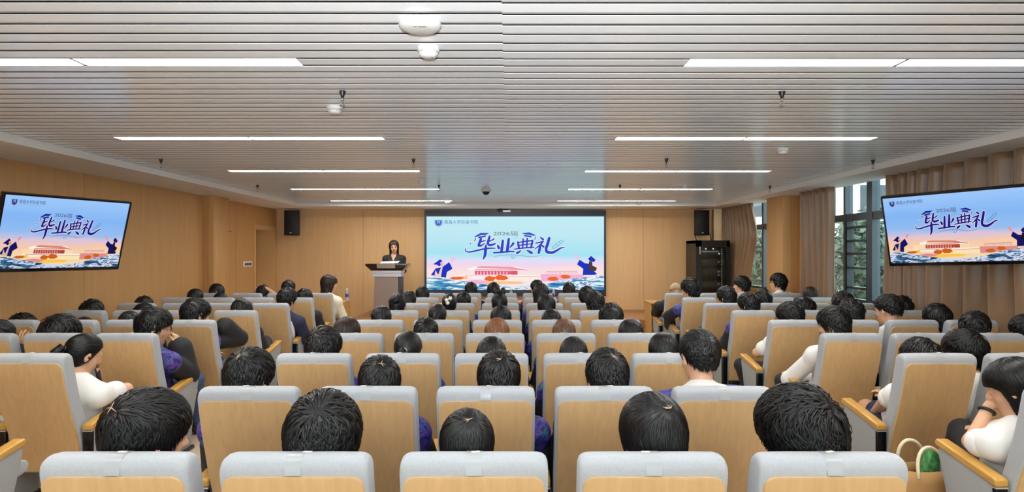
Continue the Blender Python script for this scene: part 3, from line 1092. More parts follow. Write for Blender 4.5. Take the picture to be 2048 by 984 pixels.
def back_mesh():
    loop = [(b[0], b[2]) for b in BACK] + CAPTOP + [(b[1], b[2]) for b in reversed(BACK)]
    n = len(loop)
    cy = np.mean([p[0] for p in loop])
    st = [(-0.2275, 0.016, 0.034), (-0.2265, 0.008, 0.024), (-0.222, 0.003, 0.013), (-0.212, 0.0, 0.005), (-0.195, 0, 0.001), (-0.12, 0, 0), (0, 0, 0)]
    st = st + [(-x, i, d) for x, i, d in reversed(st[:-1])]
    vs, fs = [], []
    for x, ins, drop in st:
        for y, z in loop:
            mid = float(np.interp(z, [b[2] for b in BACK], [(b[0] + b[1]) / 2 for b in BACK]))
            s = 1 - ins / 0.047
            zz = z - drop * max(0.0, (z - 0.93) / 0.0935) if z > 0.93 else z
            vs.append((x, mid + (y - mid) * s, zz))
    m = len(st)
    for i in range(m - 1):
        for k in range(n):
            l = (k + 1) % n
            fs.append((i * n + k, i * n + l, (i + 1) * n + l, (i + 1) * n + k))
    fs.append(tuple(range(n)))
    fs.append(tuple((m - 1) * n + k for k in range(n))[::-1])
    b = MB().add(vs, fs)
    return b.mesh('backrest', True)


def panel_mesh():
    """plywood shell on the rear of the back, round upper corners"""
    zs = list(np.linspace(0.235, 0.90, 14)) + [0.92, 0.935, 0.947, 0.956, 0.962, 0.964]
    hw = 0.217
    top, r = 0.964, 0.035
    vs, fs = [], []
    nx = 9
    for lay, off in ((0, -0.010), (1, 0.004)):
        for z in zs:
            d = max(0.0, z - (top - r))
            w = hw - r + math.sqrt(max(0, r * r - d * d))
            e = 0.0025 if lay == 0 else 0
            for k in range(nx):
                t = -1 + 2 * k / (nx - 1)
                vs.append((t * (w - e * (abs(t) > .99)), rear_at(z) + off, z))
    nz = len(zs)
    o2 = nz * nx
    for i in range(nz - 1):
        for k in range(nx - 1):
            a = i * nx + k
            fs.append((a, a + 1, a + nx + 1, a + nx))
            fs.append((o2 + a, o2 + a + nx, o2 + a + nx + 1, o2 + a + 1))
    for i in range(nz - 1):
        for k in (0, nx - 1):
            a = i * nx + k
            fs.append((a, a + nx, o2 + a + nx, o2 + a))
    for i in (0, nz - 1):
        for k in range(nx - 1):
            a = i * nx + k
            fs.append((a, a + 1, o2 + a + 1, o2 + a))
    me = MB().add(vs, fs).mesh('back_panel', True)
    try:
        me.set_sharp_from_angle(angle=R(40))
    except Exception:
        pass
    return me


def tape_mesh():
    pts = [(-0.047, 0.968)] + CAPTOP + [(0.049, 0.985), (0.0535, 0.95)]
    vs, fs = [], []
    for i, (y, z) in enumerate(pts):
        for x in (-0.024, 0.024):
            q = 0.0012
            vs.append((x, y - q if i < 3 else (y + q if i > len(pts) - 3 else y), z + (q if 1 < i < len(pts) - 1 else 0)))
    for i in range(len(pts) - 1):
        fs.append((2 * i, 2 * i + 1, 2 * i + 3, 2 * i + 2))
    return MB().add(vs, fs).mesh('tape_strip', True)


ARM_POLY = [(0.095, 0.512), (0.505, 0.588), (0.512, 0.606), (0.500, 0.626), (0.115, 0.556), (0.095, 0.548)]
PANEL_POLY = [(0.118, 0.0), (0.36, 0.0), (0.40, 0.25), (0.49, 0.54), (0.485, 0.586), (0.118, 0.518)]


def seat_mesh():
    poly = [(0.19, 0.395), (0.19, 0.44), (0.22, 0.462), (0.40, 0.475), (0.58, 0.478), (0.625, 0.465), (0.638, 0.44), (0.63, 0.405), (0.58, 0.390)]
    mb = MB().prism(poly, 0, -0.222, 0.222)
    return mb


proto = empty('auditorium_chair', (0, 0, 0))
link('backrest', back_mesh(), M['grey_fabric'], proto)
link('back_panel', panel_mesh(), M['ply'], proto)
link('tape_strip', tape_mesh(), M['tape'], proto)
seat_mesh().build('seat', M['grey_fabric'], proto, bevel=0.015, seg=3)
MB().prism([(0.215, 0.33), (0.20, 0.392), (0.58, 0.388), (0.50, 0.345)], 0, -0.20, 0.20).build('seat_pan', M['ply'], proto, bevel=0.008)
TAG = MB().box(-0.010, 0.016, -0.002, 0.010, 1.0240, 1.0252).build('seat_tag', M['paper'], proto)


def add_arm(parent, x):
    a = MB().prism(ARM_POLY, 0, x - 0.033, x + 0.033).build('armrest', M['arm_wood'], parent, bevel=0.008, seg=3)
    p = MB().prism(PANEL_POLY, 0, x - 0.026, x + 0.026).build('side_panel', M['grey_side'], parent, bevel=0.004)
    MB().box(x - 0.030, x + 0.030, 0.096, 0.119, 0.03, 0.520).build('rear_post', M['blackgloss'], parent, bevel=0.004)
    MB().box(x - 0.0305, x + 0.0305, 0.0945, 0.12, 0.505, 0.513).build('post_trim', M['alu'], parent)
    MB().box(x - 0.04, x + 0.04, 0.08, 0.40, 0.0, 0.03).build('foot', M['black'], parent, bevel=0.006)


add_arm(proto, SP / 2)
proto2 = copy_tree(proto)                # the first chair of each block also has the left-hand arm
add_arm(proto2, -SP / 2)

RN = ['nearest row', 'second row', 'third row', 'fourth row', 'fifth row', 'sixth row', 'seventh row', 'eighth row', 'row by the stage']
BN = {'C': 'middle block', 'L': 'left block', 'R': 'right block'}
POS = {'C': ['first seat from left', 'second seat from left', 'centre seat', 'fourth seat from left', 'fifth seat from left'],
       'L': ['aisle seat', 'second from aisle', 'third from aisle', 'wall seat'],
       'R': ['aisle seat', 'second from aisle', 'third from aisle', 'curtain seat']}
used = {1: False, 2: False}
CHAIRS = {}
for r in range(9):
    for b in 'CLR':
        for k in range(len(COLX[b])):
            x = COLX[b][k]
            Y = row_y(r)
            if abs(x) * F / (Y + 0.5) > 1110:      # wholly outside the frame
                continue
            left = (b == 'C' and k == 0) or (b == 'L' and k == 3) or (b == 'R' and k == 0)
            pr = proto2 if left else proto
            key = 2 if left else 1
            o = pr if not used[key] else copy_tree(pr)
            used[key] = True
            o.location = (x, Y, 0)
            tag(o, 'grey padded chair with plywood back, %s, %s, %s' % (BN[b], RN[r], POS[b][k]), 'chair', 'auditorium chairs in rows')
            CHAIRS[(r, b, k)] = o
rng = random.Random(11)
for o in CHAIRS.values():               # some seat tags are torn off or askew
    for c in o.children:
        if c.name.startswith('seat_tag'):
            c.location.x = rng.uniform(-0.03, 0.03)
            c.rotation_euler.z = rng.uniform(-0.4, 0.4)

# ------------------------------------------------------------------ lectern, rack, speakers, desks
L = empty('lectern', (at(777, 540, 11.85).x, 11.85, 0.40))
zt = 1.437 - 0.40
mb = MB()
def frustum(mb, x0, x1, y0, y1, z0, X0, X1, Y0_, Y1_, z1):
    vs = [(x0, y0, z0), (x1, y0, z0), (x1, y1, z0), (x0, y1, z0), (X0, Y0_, z1), (X1, Y0_, z1), (X1, Y1_, z1), (X0, Y1_, z1)]
    return mb.add(vs, [(3, 2, 1, 0), (4, 5, 6, 7), (0, 1, 5, 4), (1, 2, 6, 5), (2, 3, 7, 6), (3, 0, 4, 7)])


frustum(mb, -0.30, 0.30, -0.20, 0.22, zt - 0.135, -0.39, 0.39, -0.27, 0.27, zt - 0.04)
mb.box(-0.395, 0.395, -0.275, 0.275, zt - 0.04, zt)
mb.build('tray', mat('dark brown lectern gloss', lin((44, 30, 26)), 0.16, coat=0.4), L, bevel=0.006)
frustum(MB(), -0.17, 0.18, -0.262, -0.25, zt - 0.085, -0.17, 0.18, -0.292, -0.27, zt - 0.005).build('tray_highlight', mat('silver tray highlight', lin((200, 196, 196)), 0.3, 0.8), L)  # silver piece stands in for a window reflection on the glossy tray
mb = MB()
mb.box(-0.285, 0.285, -0.20, 0.22, zt - 0.185, zt - 0.136)
mb.box(-0.275, 0.275, -0.19, 0.21, zt - 0.205, zt - 0.185)
mb.box(-0.285, 0.285, -0.20, 0.22, zt - 0.255, zt - 0.205)
mb.build('collar', mat('silver white band', lin((206, 206, 214)), 0.35), L, bevel=0.006)
mb = MB()
frustum(mb, -0.26, 0.235, -0.18, 0.20, 0.06, -0.235, 0.225, -0.18, 0.20, zt - 0.256)
mb.build('body', mat('grey brown lectern panel', lin((150, 130, 122)), 0.4), L)
MB().box(0.226, 0.262, -0.17, 0.20, 0.06, zt - 0.258).build('side_cheek', M['black'], L, bevel=0.005)
MB().box(-0.30, 0.29, -0.24, 0.24, 0.0, 0.06).build('base', M['black'], L, bevel=0.01)
tag(L, 'grey lectern with a wide dark brown tray on the stage', 'lectern')
p = MB()
for i, (dx, rz) in enumerate(((-0.02, 0.0), (0.03, 0.04))):
    p.add([(-0.15 + dx, -0.14, 0.004 + i * .004), (0.14 + dx, -0.14 + rz, 0.006 + i * .004), (0.15 + dx, 0.02 + rz, 0.045 + i * .003), (-0.14 + dx, 0.02, 0.036 + i * .003), (0.15 + dx, 0.12 + rz, 0.030), (-0.14 + dx, 0.12, 0.024)], [(0, 1, 2, 3), (3, 2, 4, 5)])
o = p.build('speech_paper', M['paper'])
o.location = (L.location.x + 0.04, 11.80, 0.40 + zt + 0.002)
md = o.modifiers.new('thickness', 'SOLIDIFY'); md.thickness = 0.002
tag(o, 'white sheets of a speech lying on the lectern tray', 'paper')

e = empty('equipment_rack', (at(1413, 500, 12.55).x, 12.5, 0))
hw, hd, hh = 0.345, 0.32, 1.90
mb = MB()
mb.box(-hw, -hw + 0.03, -hd, hd, 0.05, hh)
mb.box(hw - 0.03, hw, -hd, hd, 0.05, hh)
mb.box(-hw, hw, hd - 0.03, hd, 0.05, hh)
mb.box(-hw, hw, -hd, hd, hh - 0.06, hh)
mb.box(-hw, hw, -hd, hd, 0.05, 0.10)
mb.build('cabinet', M['black'], e)
mb = MB()
mb.box(-hw, -hw + 0.12, -hd - 0.02, -hd, 0.08, hh)
mb.box(hw - 0.06, hw, -hd - 0.02, -hd, 0.08, hh)
mb.box(-hw, hw, -hd - 0.02, -hd, hh - 0.13, hh)
mb.box(-hw, hw, -hd - 0.02, -hd, 0.08, 0.2)
d = mb.build('door', M['black'], e)
m = mat('smoked glass', lin((20, 20, 24)), 0.08, coat=0.5)
MB().box(-hw + 0.12, hw - 0.06, -hd - 0.012, -hd - 0.008, 0.2, hh - 0.13).build('door_glass', M['glass'], d)
MB().box(-hw + 0.075, -hw + 0.095, -hd - 0.03, -hd - 0.02, 1.62, 1.78).build('door_handle', M['alu'], d)
mb = MB()
for z in (1.60, 1.40, 1.20, 0.95, 0.70, 0.40):
    mb.box(-hw + 0.10, hw - 0.10, -hd + 0.05, 0.2, z, z + 0.11)
mb.build('rack_unit', mat('dark rack unit', lin((44, 44, 50)), 0.4), e)
mb = MB()
mb.box(-hw + 0.12, hw - 0.2, -hd + 0.046, -hd + 0.05, 1.66, 1.69)
for z in np.arange(0.72, 1.72, 0.045):
    mb.box(hw - 0.155, hw - 0.135, -hd + 0.03, -hd + 0.048, z, z + 0.024)
for z in (1.45, 1.25, 1.18, 1.0):
    mb.box(hw - 0.225, hw - 0.19, -hd + 0.03, -hd + 0.048, z, z + 0.03)
mb.build('rack_rail', M['alu'], e)
mb = MB()
for x, z in ((-0.05, 0.47), (0.15, 1.63), (-0.10, 0.75), (0.1, 0.75), (-.12, 1.73), (.03, 1.73)):
    mb.lathe([(0.014, 0), (0.012, 0.006)], 10, (0, 0, 0))
    for i in range(len(mb.v) - 20, len(mb.v)):
        q = mb.v[i]
        mb.v[i] = (x + q[0], -hd + 0.046 - q[2], z + q[1])
mb.build('indicator_lamp', emit('indicator', (0.9, 0.95, 1, 1), 1.2), e)
MB().box(-hw + .02, hw - .02, -hd + .02, hd - .02, 0, 0.05).build('plinth', M['black'], e)
tag(e, 'tall black equipment rack with a glass door by the right curtain', 'equipment rack')


def speaker(px, py, lab, mirror=1):
    e = empty('loudspeaker', at(px, py, 12.97))
    out = [(-0.165, -0.10), (-0.13, -0.135), (0, -0.15), (0.13, -0.135), (0.165, -0.10), (0.10, 0.13), (-0.10, 0.13)]
    mb = MB().prism([(a, b) for a, b in out], 2, -0.27, 0.27)
    mb.build('enclosure', M['black'], e, bevel=0.012)
    g = [(-0.15, -0.118), (-0.12, -0.142), (0, -0.156), (0.12, -0.142), (0.15, -0.118)]
    MB().prism(g + [(0.15, -0.10), (-0.15, -0.10)], 2, -0.24, 0.25).build('grille', mat('speaker grille', lin((30, 30, 32)), 0.6, bump=(300, 0.5)), e, bevel=0.004)
    MB().box(-0.02, 0.02, -0.160, -0.155, -0.225, -0.205).build('badge', M['alu'], e)
    mb = MB()
    mb.box(-0.06, 0.06, 0.12, 0.185, -0.05, 0.05)
    mb.build('wall_bracket', M['black'], e)
    return tag(e, lab, 'loudspeaker', 'wall loudspeakers')


speaker(586.5, 446, 'black loudspeaker high on the front wall, left side')
speaker(1401, 446, 'black loudspeaker above the equipment rack')
mb = MB()
xr = at(1427, 450, 13.1).x
mb.tube([(xr, 13.13, 1.9), (xr, 13.13, 2.6)], 0.018, 10)
o = mb.build('cable_conduit', mat('reddish conduit', lin((122, 80, 60)), 0.5), smooth=True)
tag(o, 'thin reddish conduit running up the front wall beside the right loudspeaker', 'conduit')
mb = MB()
for px in (1390, 1420):
    a = at(px, 470, 12.85)
    mb.tube([(a.x, 12.86, a.z + 0.03), (a.x + 0.01, 12.84, a.z - 0.08), (a.x, 12.7, 1.905)], 0.008, 6)
o = mb.build('speaker_cable', M['black'], smooth=True)
tag(o, 'pair of black cables hanging from the right loudspeaker into the rack', 'cable')
e = empty('switch_panel', at(495.5, 528, 11.7))
e.location.x = XL
MB().box(0, 0.012, -0.19, 0.19, -0.05, 0.05).build('plate', M['paper'], e, bevel=0.004)
for i in range(4):
    MB().box(0.012, 0.018, -0.15 + i * 0.08, -0.095 + i * 0.08, -0.03, 0.025).build('switch', M['black'], e)
tag(e, 'white switch plate with four dark switches on the left wall by the door', 'switch')
mb = MB()
pa = at(463, 459, 10.9)
mb.box(XL, XL + 0.02, 10.5, 11.0, 2.03, 2.05)
o = mb.build('wall_rail', M['seam'])
tag(o, 'thin wooden rail on the left wall between the pillar and the door', 'rail')


def desk(x0, x1, lab):
    Y = 10.95
    e = empty('front_desk', ((x0 + x1) / 2, Y, 0))
    h = (x1 - x0) / 2
    MB().box(-h, h, -0.22, 0.24, 0.735, 0.765).build('desk_top', M['desk'], e, bevel=0.005)
    for x in (-h + 0.005, h - 0.035):
        MB().box(x, x + 0.03, -0.20, 0.22, 0, 0.735).build('end_panel', M['desk'], e)
    MB().box(-h + 0.035, h - 0.035, 0.19, 0.21, 0.12, 0.735).build('modesty_panel', M['desk'], e)
    MB().box(-h + 0.035, h - 0.035, -0.15, 0.18, 0.55, 0.57).build('shelf', M['desk'], e)
    return tag(e, lab, 'desk', 'low wooden desks before the front row')


desk(-4.85, -2.95, 'wooden desk before the left block, holding a water bottle')
desk(-1.6, 1.45, 'long wooden desk before the middle block, mostly hidden by chairs')
desk(2.52, 4.55, 'wooden desk with open shelf before the right block')


def bottle(px, py, Y, lab):
    a = at(px, py, Y)
    e = empty('water_bottle', (a.x, Y, 0.765))
    MB().lathe([(0.028, 0), (0.032, 0.01), (0.032, 0.07), (0.029, 0.08), (0.032, 0.09), (0.032, 0.15), (0.024, 0.185), (0.014, 0.205), (0.014, 0.215)], 18).build('bottle_body', mat('clear bottle', lin((214, 226, 236)), 0.08, trans=0.6), e, smooth=True)
    MB().lathe([(0.0327, 0.085), (0.0327, 0.145)], 18).build('paper_label', mat('blue bottle label', lin((70, 84, 150)), 0.5), e, smooth=True)
    MB().lathe([(0.016, 0.208), (0.016, 0.232), (0.002, 0.233)], 14).build('cap', M['paper'], e, smooth=True)
    tag(e, lab, 'bottle', 'water bottles on the front desks')


bottle(694, 600, 10.9, 'water bottle with blue label on the left front desk')
bottle(1022, 590, 10.9, 'water bottle on the middle front desk under the screen centre')
bottle(1107, 590, 10.9, 'water bottle on the middle front desk beside a tall-haired head')

# ---- canvas tote on the aisle floor
tx, ty = at(1842, 937, 3.42).x, 3.42
e = empty('tote_bag', (tx, ty, 0), R(6))
MC = mat('tan canvas', lin((176, 132, 82)), 0.85, bump=(300, 0.3))
mb = MB()
n = 28
rings = []
for z, sx, sy in ((0.0, 0.17, 0.06), (0.02, 0.19, 0.075), (0.2, 0.185, 0.085), (0.36, 0.175, 0.085), (0.425, 0.17, 0.075)):
    rings.append([(sx * math.copysign(abs(math.cos(w)) ** 0.6, math.cos(w)), sy * math.copysign(abs(math.sin(w)) ** 0.7, math.sin(w)), z + 0.008 * math.sin(5 * w) * z) for w in np.linspace(0, 2 * PI, n + 1)[:-1]])
vs = [p for r_ in rings for p in r_]
fs = [(i * n + k, i * n + (k + 1) % n, (i + 1) * n + (k + 1) % n, (i + 1) * n + k) for i in range(len(rings) - 1) for k in range(n)] + [tuple(range(n))]
o = mb.add(vs, fs).build('bag_body', MC, e, smooth=True)
md = o.modifiers.new('thickness', 'SOLIDIFY'); md.thickness = 0.006
rope = mat('cream rope handle', lin((232, 216, 186)), 0.8, bump=(500, 0.4))
for sy, lean, pk in ((-0.078, 0.0, 0.0), (0.078, -0.05, 0.02)):
    MB().tube([(-0.09 * math.cos(w) + lean * math.sin(w) + .01, sy * (1 - .5 * math.sin(w)), 0.39 + (0.16 + pk) * math.sin(w) ** .8) for w in np.linspace(0.001, PI - .001, 22)], 0.009, 8).build('rope_handle', rope, e, smooth=True)
tag(e, 'tan canvas tote bag with cream rope handles on the right aisle floor', 'bag')
o = MB().box(-0.05, 0.06, -0.035, 0.035, -0.36, 0.14).build('snack_packet', mat('green packet', lin((66, 132, 70)), 0.35, noise=(28, 0.8)), bevel=0.02)
o.location = (tx + 0.045, ty, 0.385)
o.rotation_euler = (0.05, 0.25, 0.2)
tag(o, 'green and white packet sticking out of the tan tote bag', 'packet')
# ------------------------------------------------------------------ smooth bodies: distance fields -> surface nets
class Field:
    def __init__(self, prims, h, inflate=0.0, pad=0.03):
        lo, hi = np.full(3, 9e9), np.full(3, -9e9)
        for p in prims:
            a, b = p['bb']
            lo, hi = np.minimum(lo, a), np.maximum(hi, b)
        lo -= pad + inflate
        hi += pad + inflate
        self.lo, self.h = lo, h
        n = np.ceil((hi - lo) / h).astype(int) + 2
        self.n = n
        self.ax = [(lo[i] + h * np.arange(n[i])).astype(np.float32) for i in range(3)]
        self.V = np.full(n, 0.5, np.float32)
        for p in prims:
            self.put(p, inflate)

    def put(self, p, inflate):
        k = p.get('k', 0.02)
        a, b = p['bb']
        m = k + inflate + 2.5 * self.h
        i0 = np.clip(np.floor((a - m - self.lo) / self.h).astype(int), 0, self.n)
        i1 = np.clip(np.ceil((b + m - self.lo) / self.h).astype(int) + 1, 0, self.n)
        if np.any(i1 <= i0):
            return
        X = self.ax[0][i0[0]:i1[0]][:, None, None]
        Y = self.ax[1][i0[1]:i1[1]][None, :, None]
        Z = self.ax[2][i0[2]:i1[2]][None, None, :]
        d = p['f'](X, Y, Z) - (inflate if not p.get('sub') else -inflate)
        s = (slice(i0[0], i1[0]), slice(i0[1], i1[1]), slice(i0[2], i1[2]))
        v = self.V[s]
        if p.get('sub'):
            d = -d
            hh = np.maximum(k - np.abs(v - d), 0) / k
            self.V[s] = np.maximum(v, d) + hh * hh * k * 0.25
        else:
            hh = np.maximum(k - np.abs(v - d), 0) / k
            self.V[s] = np.minimum(v, d) - hh * hh * k * 0.25

    def mesh(self, name):
        V, h, lo = self.V, self.h, self.lo
        s = V < 0
        c = np.zeros(np.array(V.shape) - 1, np.int8)
        for dx in (0, 1):
            for dy in (0, 1):
                for dz in (0, 1):
                    c += s[dx:V.shape[0] - 1 + dx, dy:V.shape[1] - 1 + dy, dz:V.shape[2] - 1 + dz]
        act = np.argwhere((c > 0) & (c < 8))
        N = len(act)
        cor = np.array([(x, y, z) for x in (0, 1) for y in (0, 1) for z in (0, 1)])
        vals = np.stack([V[tuple((act + o).T)] for o in cor], 1)
        P = np.zeros((N, 3), np.float32)
        cnt = np.zeros(N, np.float32)
        for i in range(8):
            for j in range(i + 1, 8):
                if np.abs(cor[i] - cor[j]).sum() == 1:
                    a, b = vals[:, i], vals[:, j]
                    x = (a < 0) != (b < 0)
                    t = np.where(x, a / np.where(x, a - b, 1), 0)
                    P += np.where(x[:, None], cor[i] + t[:, None] * (cor[j] - cor[i]), 0)
                    cnt += x
        P = (P / cnt[:, None] + act) * h + lo
        idx = np.full(c.shape, -1, np.int32)
        idx[tuple(act.T)] = np.arange(N)
        Q = []
        for ax in range(3):
            u, v = (ax + 1) % 3, (ax + 2) % 3
            sl0 = [slice(1, -1)] * 3
            sl1 = [slice(1, -1)] * 3
            sl0[ax] = slice(0, -1)
            sl1[ax] = slice(1, None)
            A, B = s[tuple(sl0)], s[tuple(sl1)]
            e = np.argwhere(A != B)
            off = np.ones(3, int)
            off[ax] = 0
            g = e + off
            du, dv = np.zeros(3, int), np.zeros(3, int)
            du[u] = 1
            dv[v] = 1
            q = np.stack([idx[tuple((g - du - dv).T)], idx[tuple((g - dv).T)], idx[tuple(g.T)], idx[tuple((g - du).T)]], 1)
            fl = ~A[tuple(e.T)]
            q[fl] = q[fl][:, ::-1]
            Q.append(q)
        Q = np.concatenate(Q)
        return np_mesh(name, P, Q[(Q >= 0).all(1)])


def cone(a, b, ra, rb, k=0.02, sub=False):
    a, b = np.array(a, np.float32), np.array(b, np.float32)
    ba = b - a
    L = max(float(ba @ ba), 1e-9)

    def f(X, Y, Z):
        px, py, pz = X - a[0], Y - a[1], Z - a[2]
        t = np.clip((px * ba[0] + py * ba[1] + pz * ba[2]) / L, 0, 1)
        return np.sqrt((px - t * ba[0]) ** 2 + (py - t * ba[1]) ** 2 + (pz - t * ba[2]) ** 2) - (ra + (rb - ra) * t)
    m = max(ra, rb)
    return dict(f=f, bb=(np.minimum(a, b) - m, np.maximum(a, b) + m), k=k, sub=sub)


def ell(c, r, rot=None, k=0.02, sub=False):
    c, r = np.array(c, np.float32), np.array(r, np.float32)
    Rm = np.eye(3, dtype=np.float32) if rot is None else np.array(rot, np.float32)

    def f(X, Y, Z):
        px, py, pz = X - c[0], Y - c[1], Z - c[2]
        q = [Rm[0, i] * px + Rm[1, i] * py + Rm[2, i] * pz for i in range(3)]
        k0 = np.sqrt((q[0] / r[0]) ** 2 + (q[1] / r[1]) ** 2 + (q[2] / r[2]) ** 2)
        k1 = np.sqrt((q[0] / r[0] ** 2) ** 2 + (q[1] / r[1] ** 2) ** 2 + (q[2] / r[2] ** 2) ** 2)
        return k0 * (k0 - 1) / np.maximum(k1, 1e-6)
    ext = np.sqrt((Rm ** 2) @ (r ** 2))
    return dict(f=f, bb=(c - ext, c + ext), k=k, sub=sub)


def mk_rot(yaw, pitch, roll):
    return np.array(Matrix.Rotation(R(yaw), 3, 'Z') @ Matrix.Rotation(R(pitch), 3, 'X') @ Matrix.Rotation(R(roll), 3, 'Y'))


def head_prims(H, Rm, s, fem=False):
    H = np.array(H)
    T = lambda p: H + Rm @ (np.array(p) * s)
    E = lambda c, r, k=0.02, sub=False: ell(T(c), np.array(r) * s, Rm, k * s, sub)
    C = lambda a, b, ra, rb, k=0.012, sub=False: cone(T(a), T(b), ra * s, rb * s, k * s, sub)
    j = 0.94 if fem else 1.0
    P = [E((0, -.012, .032), (.074, .092, .085)), E((0, .022, -.035), (.057 * j, .066, .078), .03),
         C((0, .056, -.098), (0, .050, -.09), .024 * j, .03, .03), E((.036, .048, -.03), (.024, .026, .026), .02), E((-.036, .048, -.03), (.024, .026, .026), .02),
         C((-.03, .078, .022), (.03, .078, .022), .014, .014, .02)]
    P += [E((.031, .094, .002), (.017, .014, .012), .012, True), E((-.031, .094, .002), (.017, .014, .012), .012, True)]
    P += [C((0, .088, .012), (0, .106, -.026), .0075, .0115, .014), C((-.012, .092, -.031), (.012, .092, -.031), .0085, .0085, .01)]
    P += [C((-.018, .083, -.0565), (.018, .083, -.0565), .0075, .0075, .008), C((-.015, .081, -.0655), (.015, .081, -.0655), .008, .008, .008)]
    for x in (-1, 1):
        P.append(ell(T((x * .030, .080, .001)), np.array((.0125, .0125, .0125)) * s, Rm, .002))
        ear = Rm @ np.array(Matrix.Rotation(R(x * -34), 3, 'Z') @ Matrix.Rotation(R(-12), 3, 'X'))
        P.append(ell(T((x * .083, -.012, -.004)), np.array((.010, .021, .033)) * s, ear, .008 * s))
        P.append(ell(T((x * .094, -.003, -.002)), np.array((.007, .011, .018)) * s, ear, .005 * s, True))
    return P


def hand_prims(w, fwd, palm, side, s=1.0, curl=25, spread=6, thumb=35):
    """w wrist, fwd towards the fingers, palm = direction the palm faces, side = towards the thumb"""
    w = np.array(w, float)
    f = np.array(fwd, float); f /= np.linalg.norm(f)
    n = np.array(palm, float); n -= f * (n @ f); n /= np.linalg.norm(n)
    t = np.cross(n, f)
    if t @ np.array(side, float) < 0:
        t = -t
    P = []
    lens = (0.070, 0.079, 0.073, 0.057)
    for i in range(4):
        o = (0.030, 0.010, -0.010, -0.029)[i] * s
        kn = w + f * (0.088, 0.091, 0.086, 0.078)[i] * s + t * o
        P.append(cone(w + f * .012 * s + t * o * .55, kn, .0135 * s, .0115 * s, .012))
        a = R(spread * (1.2, .35, -.4, -1.3)[i])
        d = f * math.cos(a) + t * math.sin(a)
        p = kn
        c = 0
        r = (.0092, .0096, .0092, .0082)[i] * s
        for j, q in enumerate((.45, .31, .24)):
            c += R(curl * (0.8, 1.1, .9)[j] * (1 + .12 * i))
            e = p + (d * math.cos(c) + n * math.sin(c)) * lens[i] * q * s
            P.append(cone(p, e, r, r * .92, .004))
            p, r = e, r * .92
    b = w + f * .022 * s + t * .022 * s + n * .004
    a = R(thumb)
    d1 = f * math.cos(a) + t * math.sin(a) + n * .25
    d1 /= np.linalg.norm(d1)
    m1 = b + d1 * .042 * s
    d2 = f * math.cos(a * .45) + t * math.sin(a * .45) + n * .35
    d2 /= np.linalg.norm(d2)
    P += [cone(b, m1, .0145 * s, .0115 * s, .012), cone(m1, m1 + d2 * .03 * s, .0112 * s, .0098 * s, .004), cone(m1 + d2 * .03 * s, m1 + d2 * .053 * s, .0098 * s, .0082 * s, .004)]
    return P


# ------------------------------------------------------------------ hair
C0 = np.array((0, -.012, .032))
CR = np.array((.078, .097, .090))


def hz_scale(z):
    return np.where(z >= C0[2], np.sqrt(np.clip(1 - ((z - C0[2]) / CR[2]) ** 2, 0, 1)), 1 - .24 * np.clip((C0[2] - z) / .11, 0, 1.4) ** 1.6)


def surf(p, off):
    """push points to the scalp surface plus off"""
    q = (p - C0) / CR
    up = p[:, 2] >= C0[2]
    l = np.linalg.norm(q, axis=1)[:, None] + 1e-9
    a = C0 + q / l * CR * (1 + off / .088)[:, None]
    h = np.sqrt(q[:, 0] ** 2 + q[:, 1] ** 2) + 1e-9
    sc = (hz_scale(p[:, 2]) + off / .086) / h
    b = np.stack([C0[0] + q[:, 0] * CR[0] * sc, C0[1] + q[:, 1] * CR[1] * sc, p[:, 2]], 1)
    return np.where(up[:, None], a, b)


HL_A = [0, .6, 1.1, 1.4, 1.62, 1.85, 2.05, 2.4, PI]
HL = {'m': [-.085, -.080, -.055, -.030, .002, -.015, .030, .060, .066],
      'fade': [-.042, -.038, -.015, .0, .02, .01, .035, .060, .066],
      'bowl': [-.085, -.085, -.075, -.06, -.035, -.03, -.01, .028, .032],
      'f': [-.09, -.09, -.08, -.07, -.05, -.03, .02, .060, .068],
      'long': [-.34, -.34, -.32, -.29, -.24, -.12, .015, .058, .066],
      'bob': [-.14, -.14, -.135, -.13, -.12, -.08, .015, .035, .04]}

STYLE = {  # hairline, thickness, strand length, noise, lift, whorl, seed
    'short': dict(hl='m', t=.021, L=.055, nz=.35, lift=.010),
    'short2': dict(hl='m', t=.024, L=.060, nz=.30, lift=.009),
    'tousled': dict(hl='m', t=.026, L=.075, nz=.50, lift=.015),
    'sleek': dict(hl='m', t=.020, L=.065, nz=.15, lift=.004),
    'bowl': dict(hl='bowl', t=.026, L=.110, nz=.12, lift=.004),
    'fade': dict(hl='fade', t=.018, L=.036, nz=.3, lift=.006),
    'curly': dict(hl='m', t=.034, L=.05, nz=1.6, lift=.022),
    'pulled': dict(hl='f', t=.012, L=.085, nz=.06, lift=.002, whorl=(0, .09, -.01)),
    'long': dict(hl='long', t=.018, L=.22, nz=.10, lift=.004, whorl=(0, .02, .122)),
    'bob': dict(hl='bob', t=.022, L=.14, nz=.10, lift=.004, whorl=(0, .01, .122)),
}
HAIR_CACHE = {}


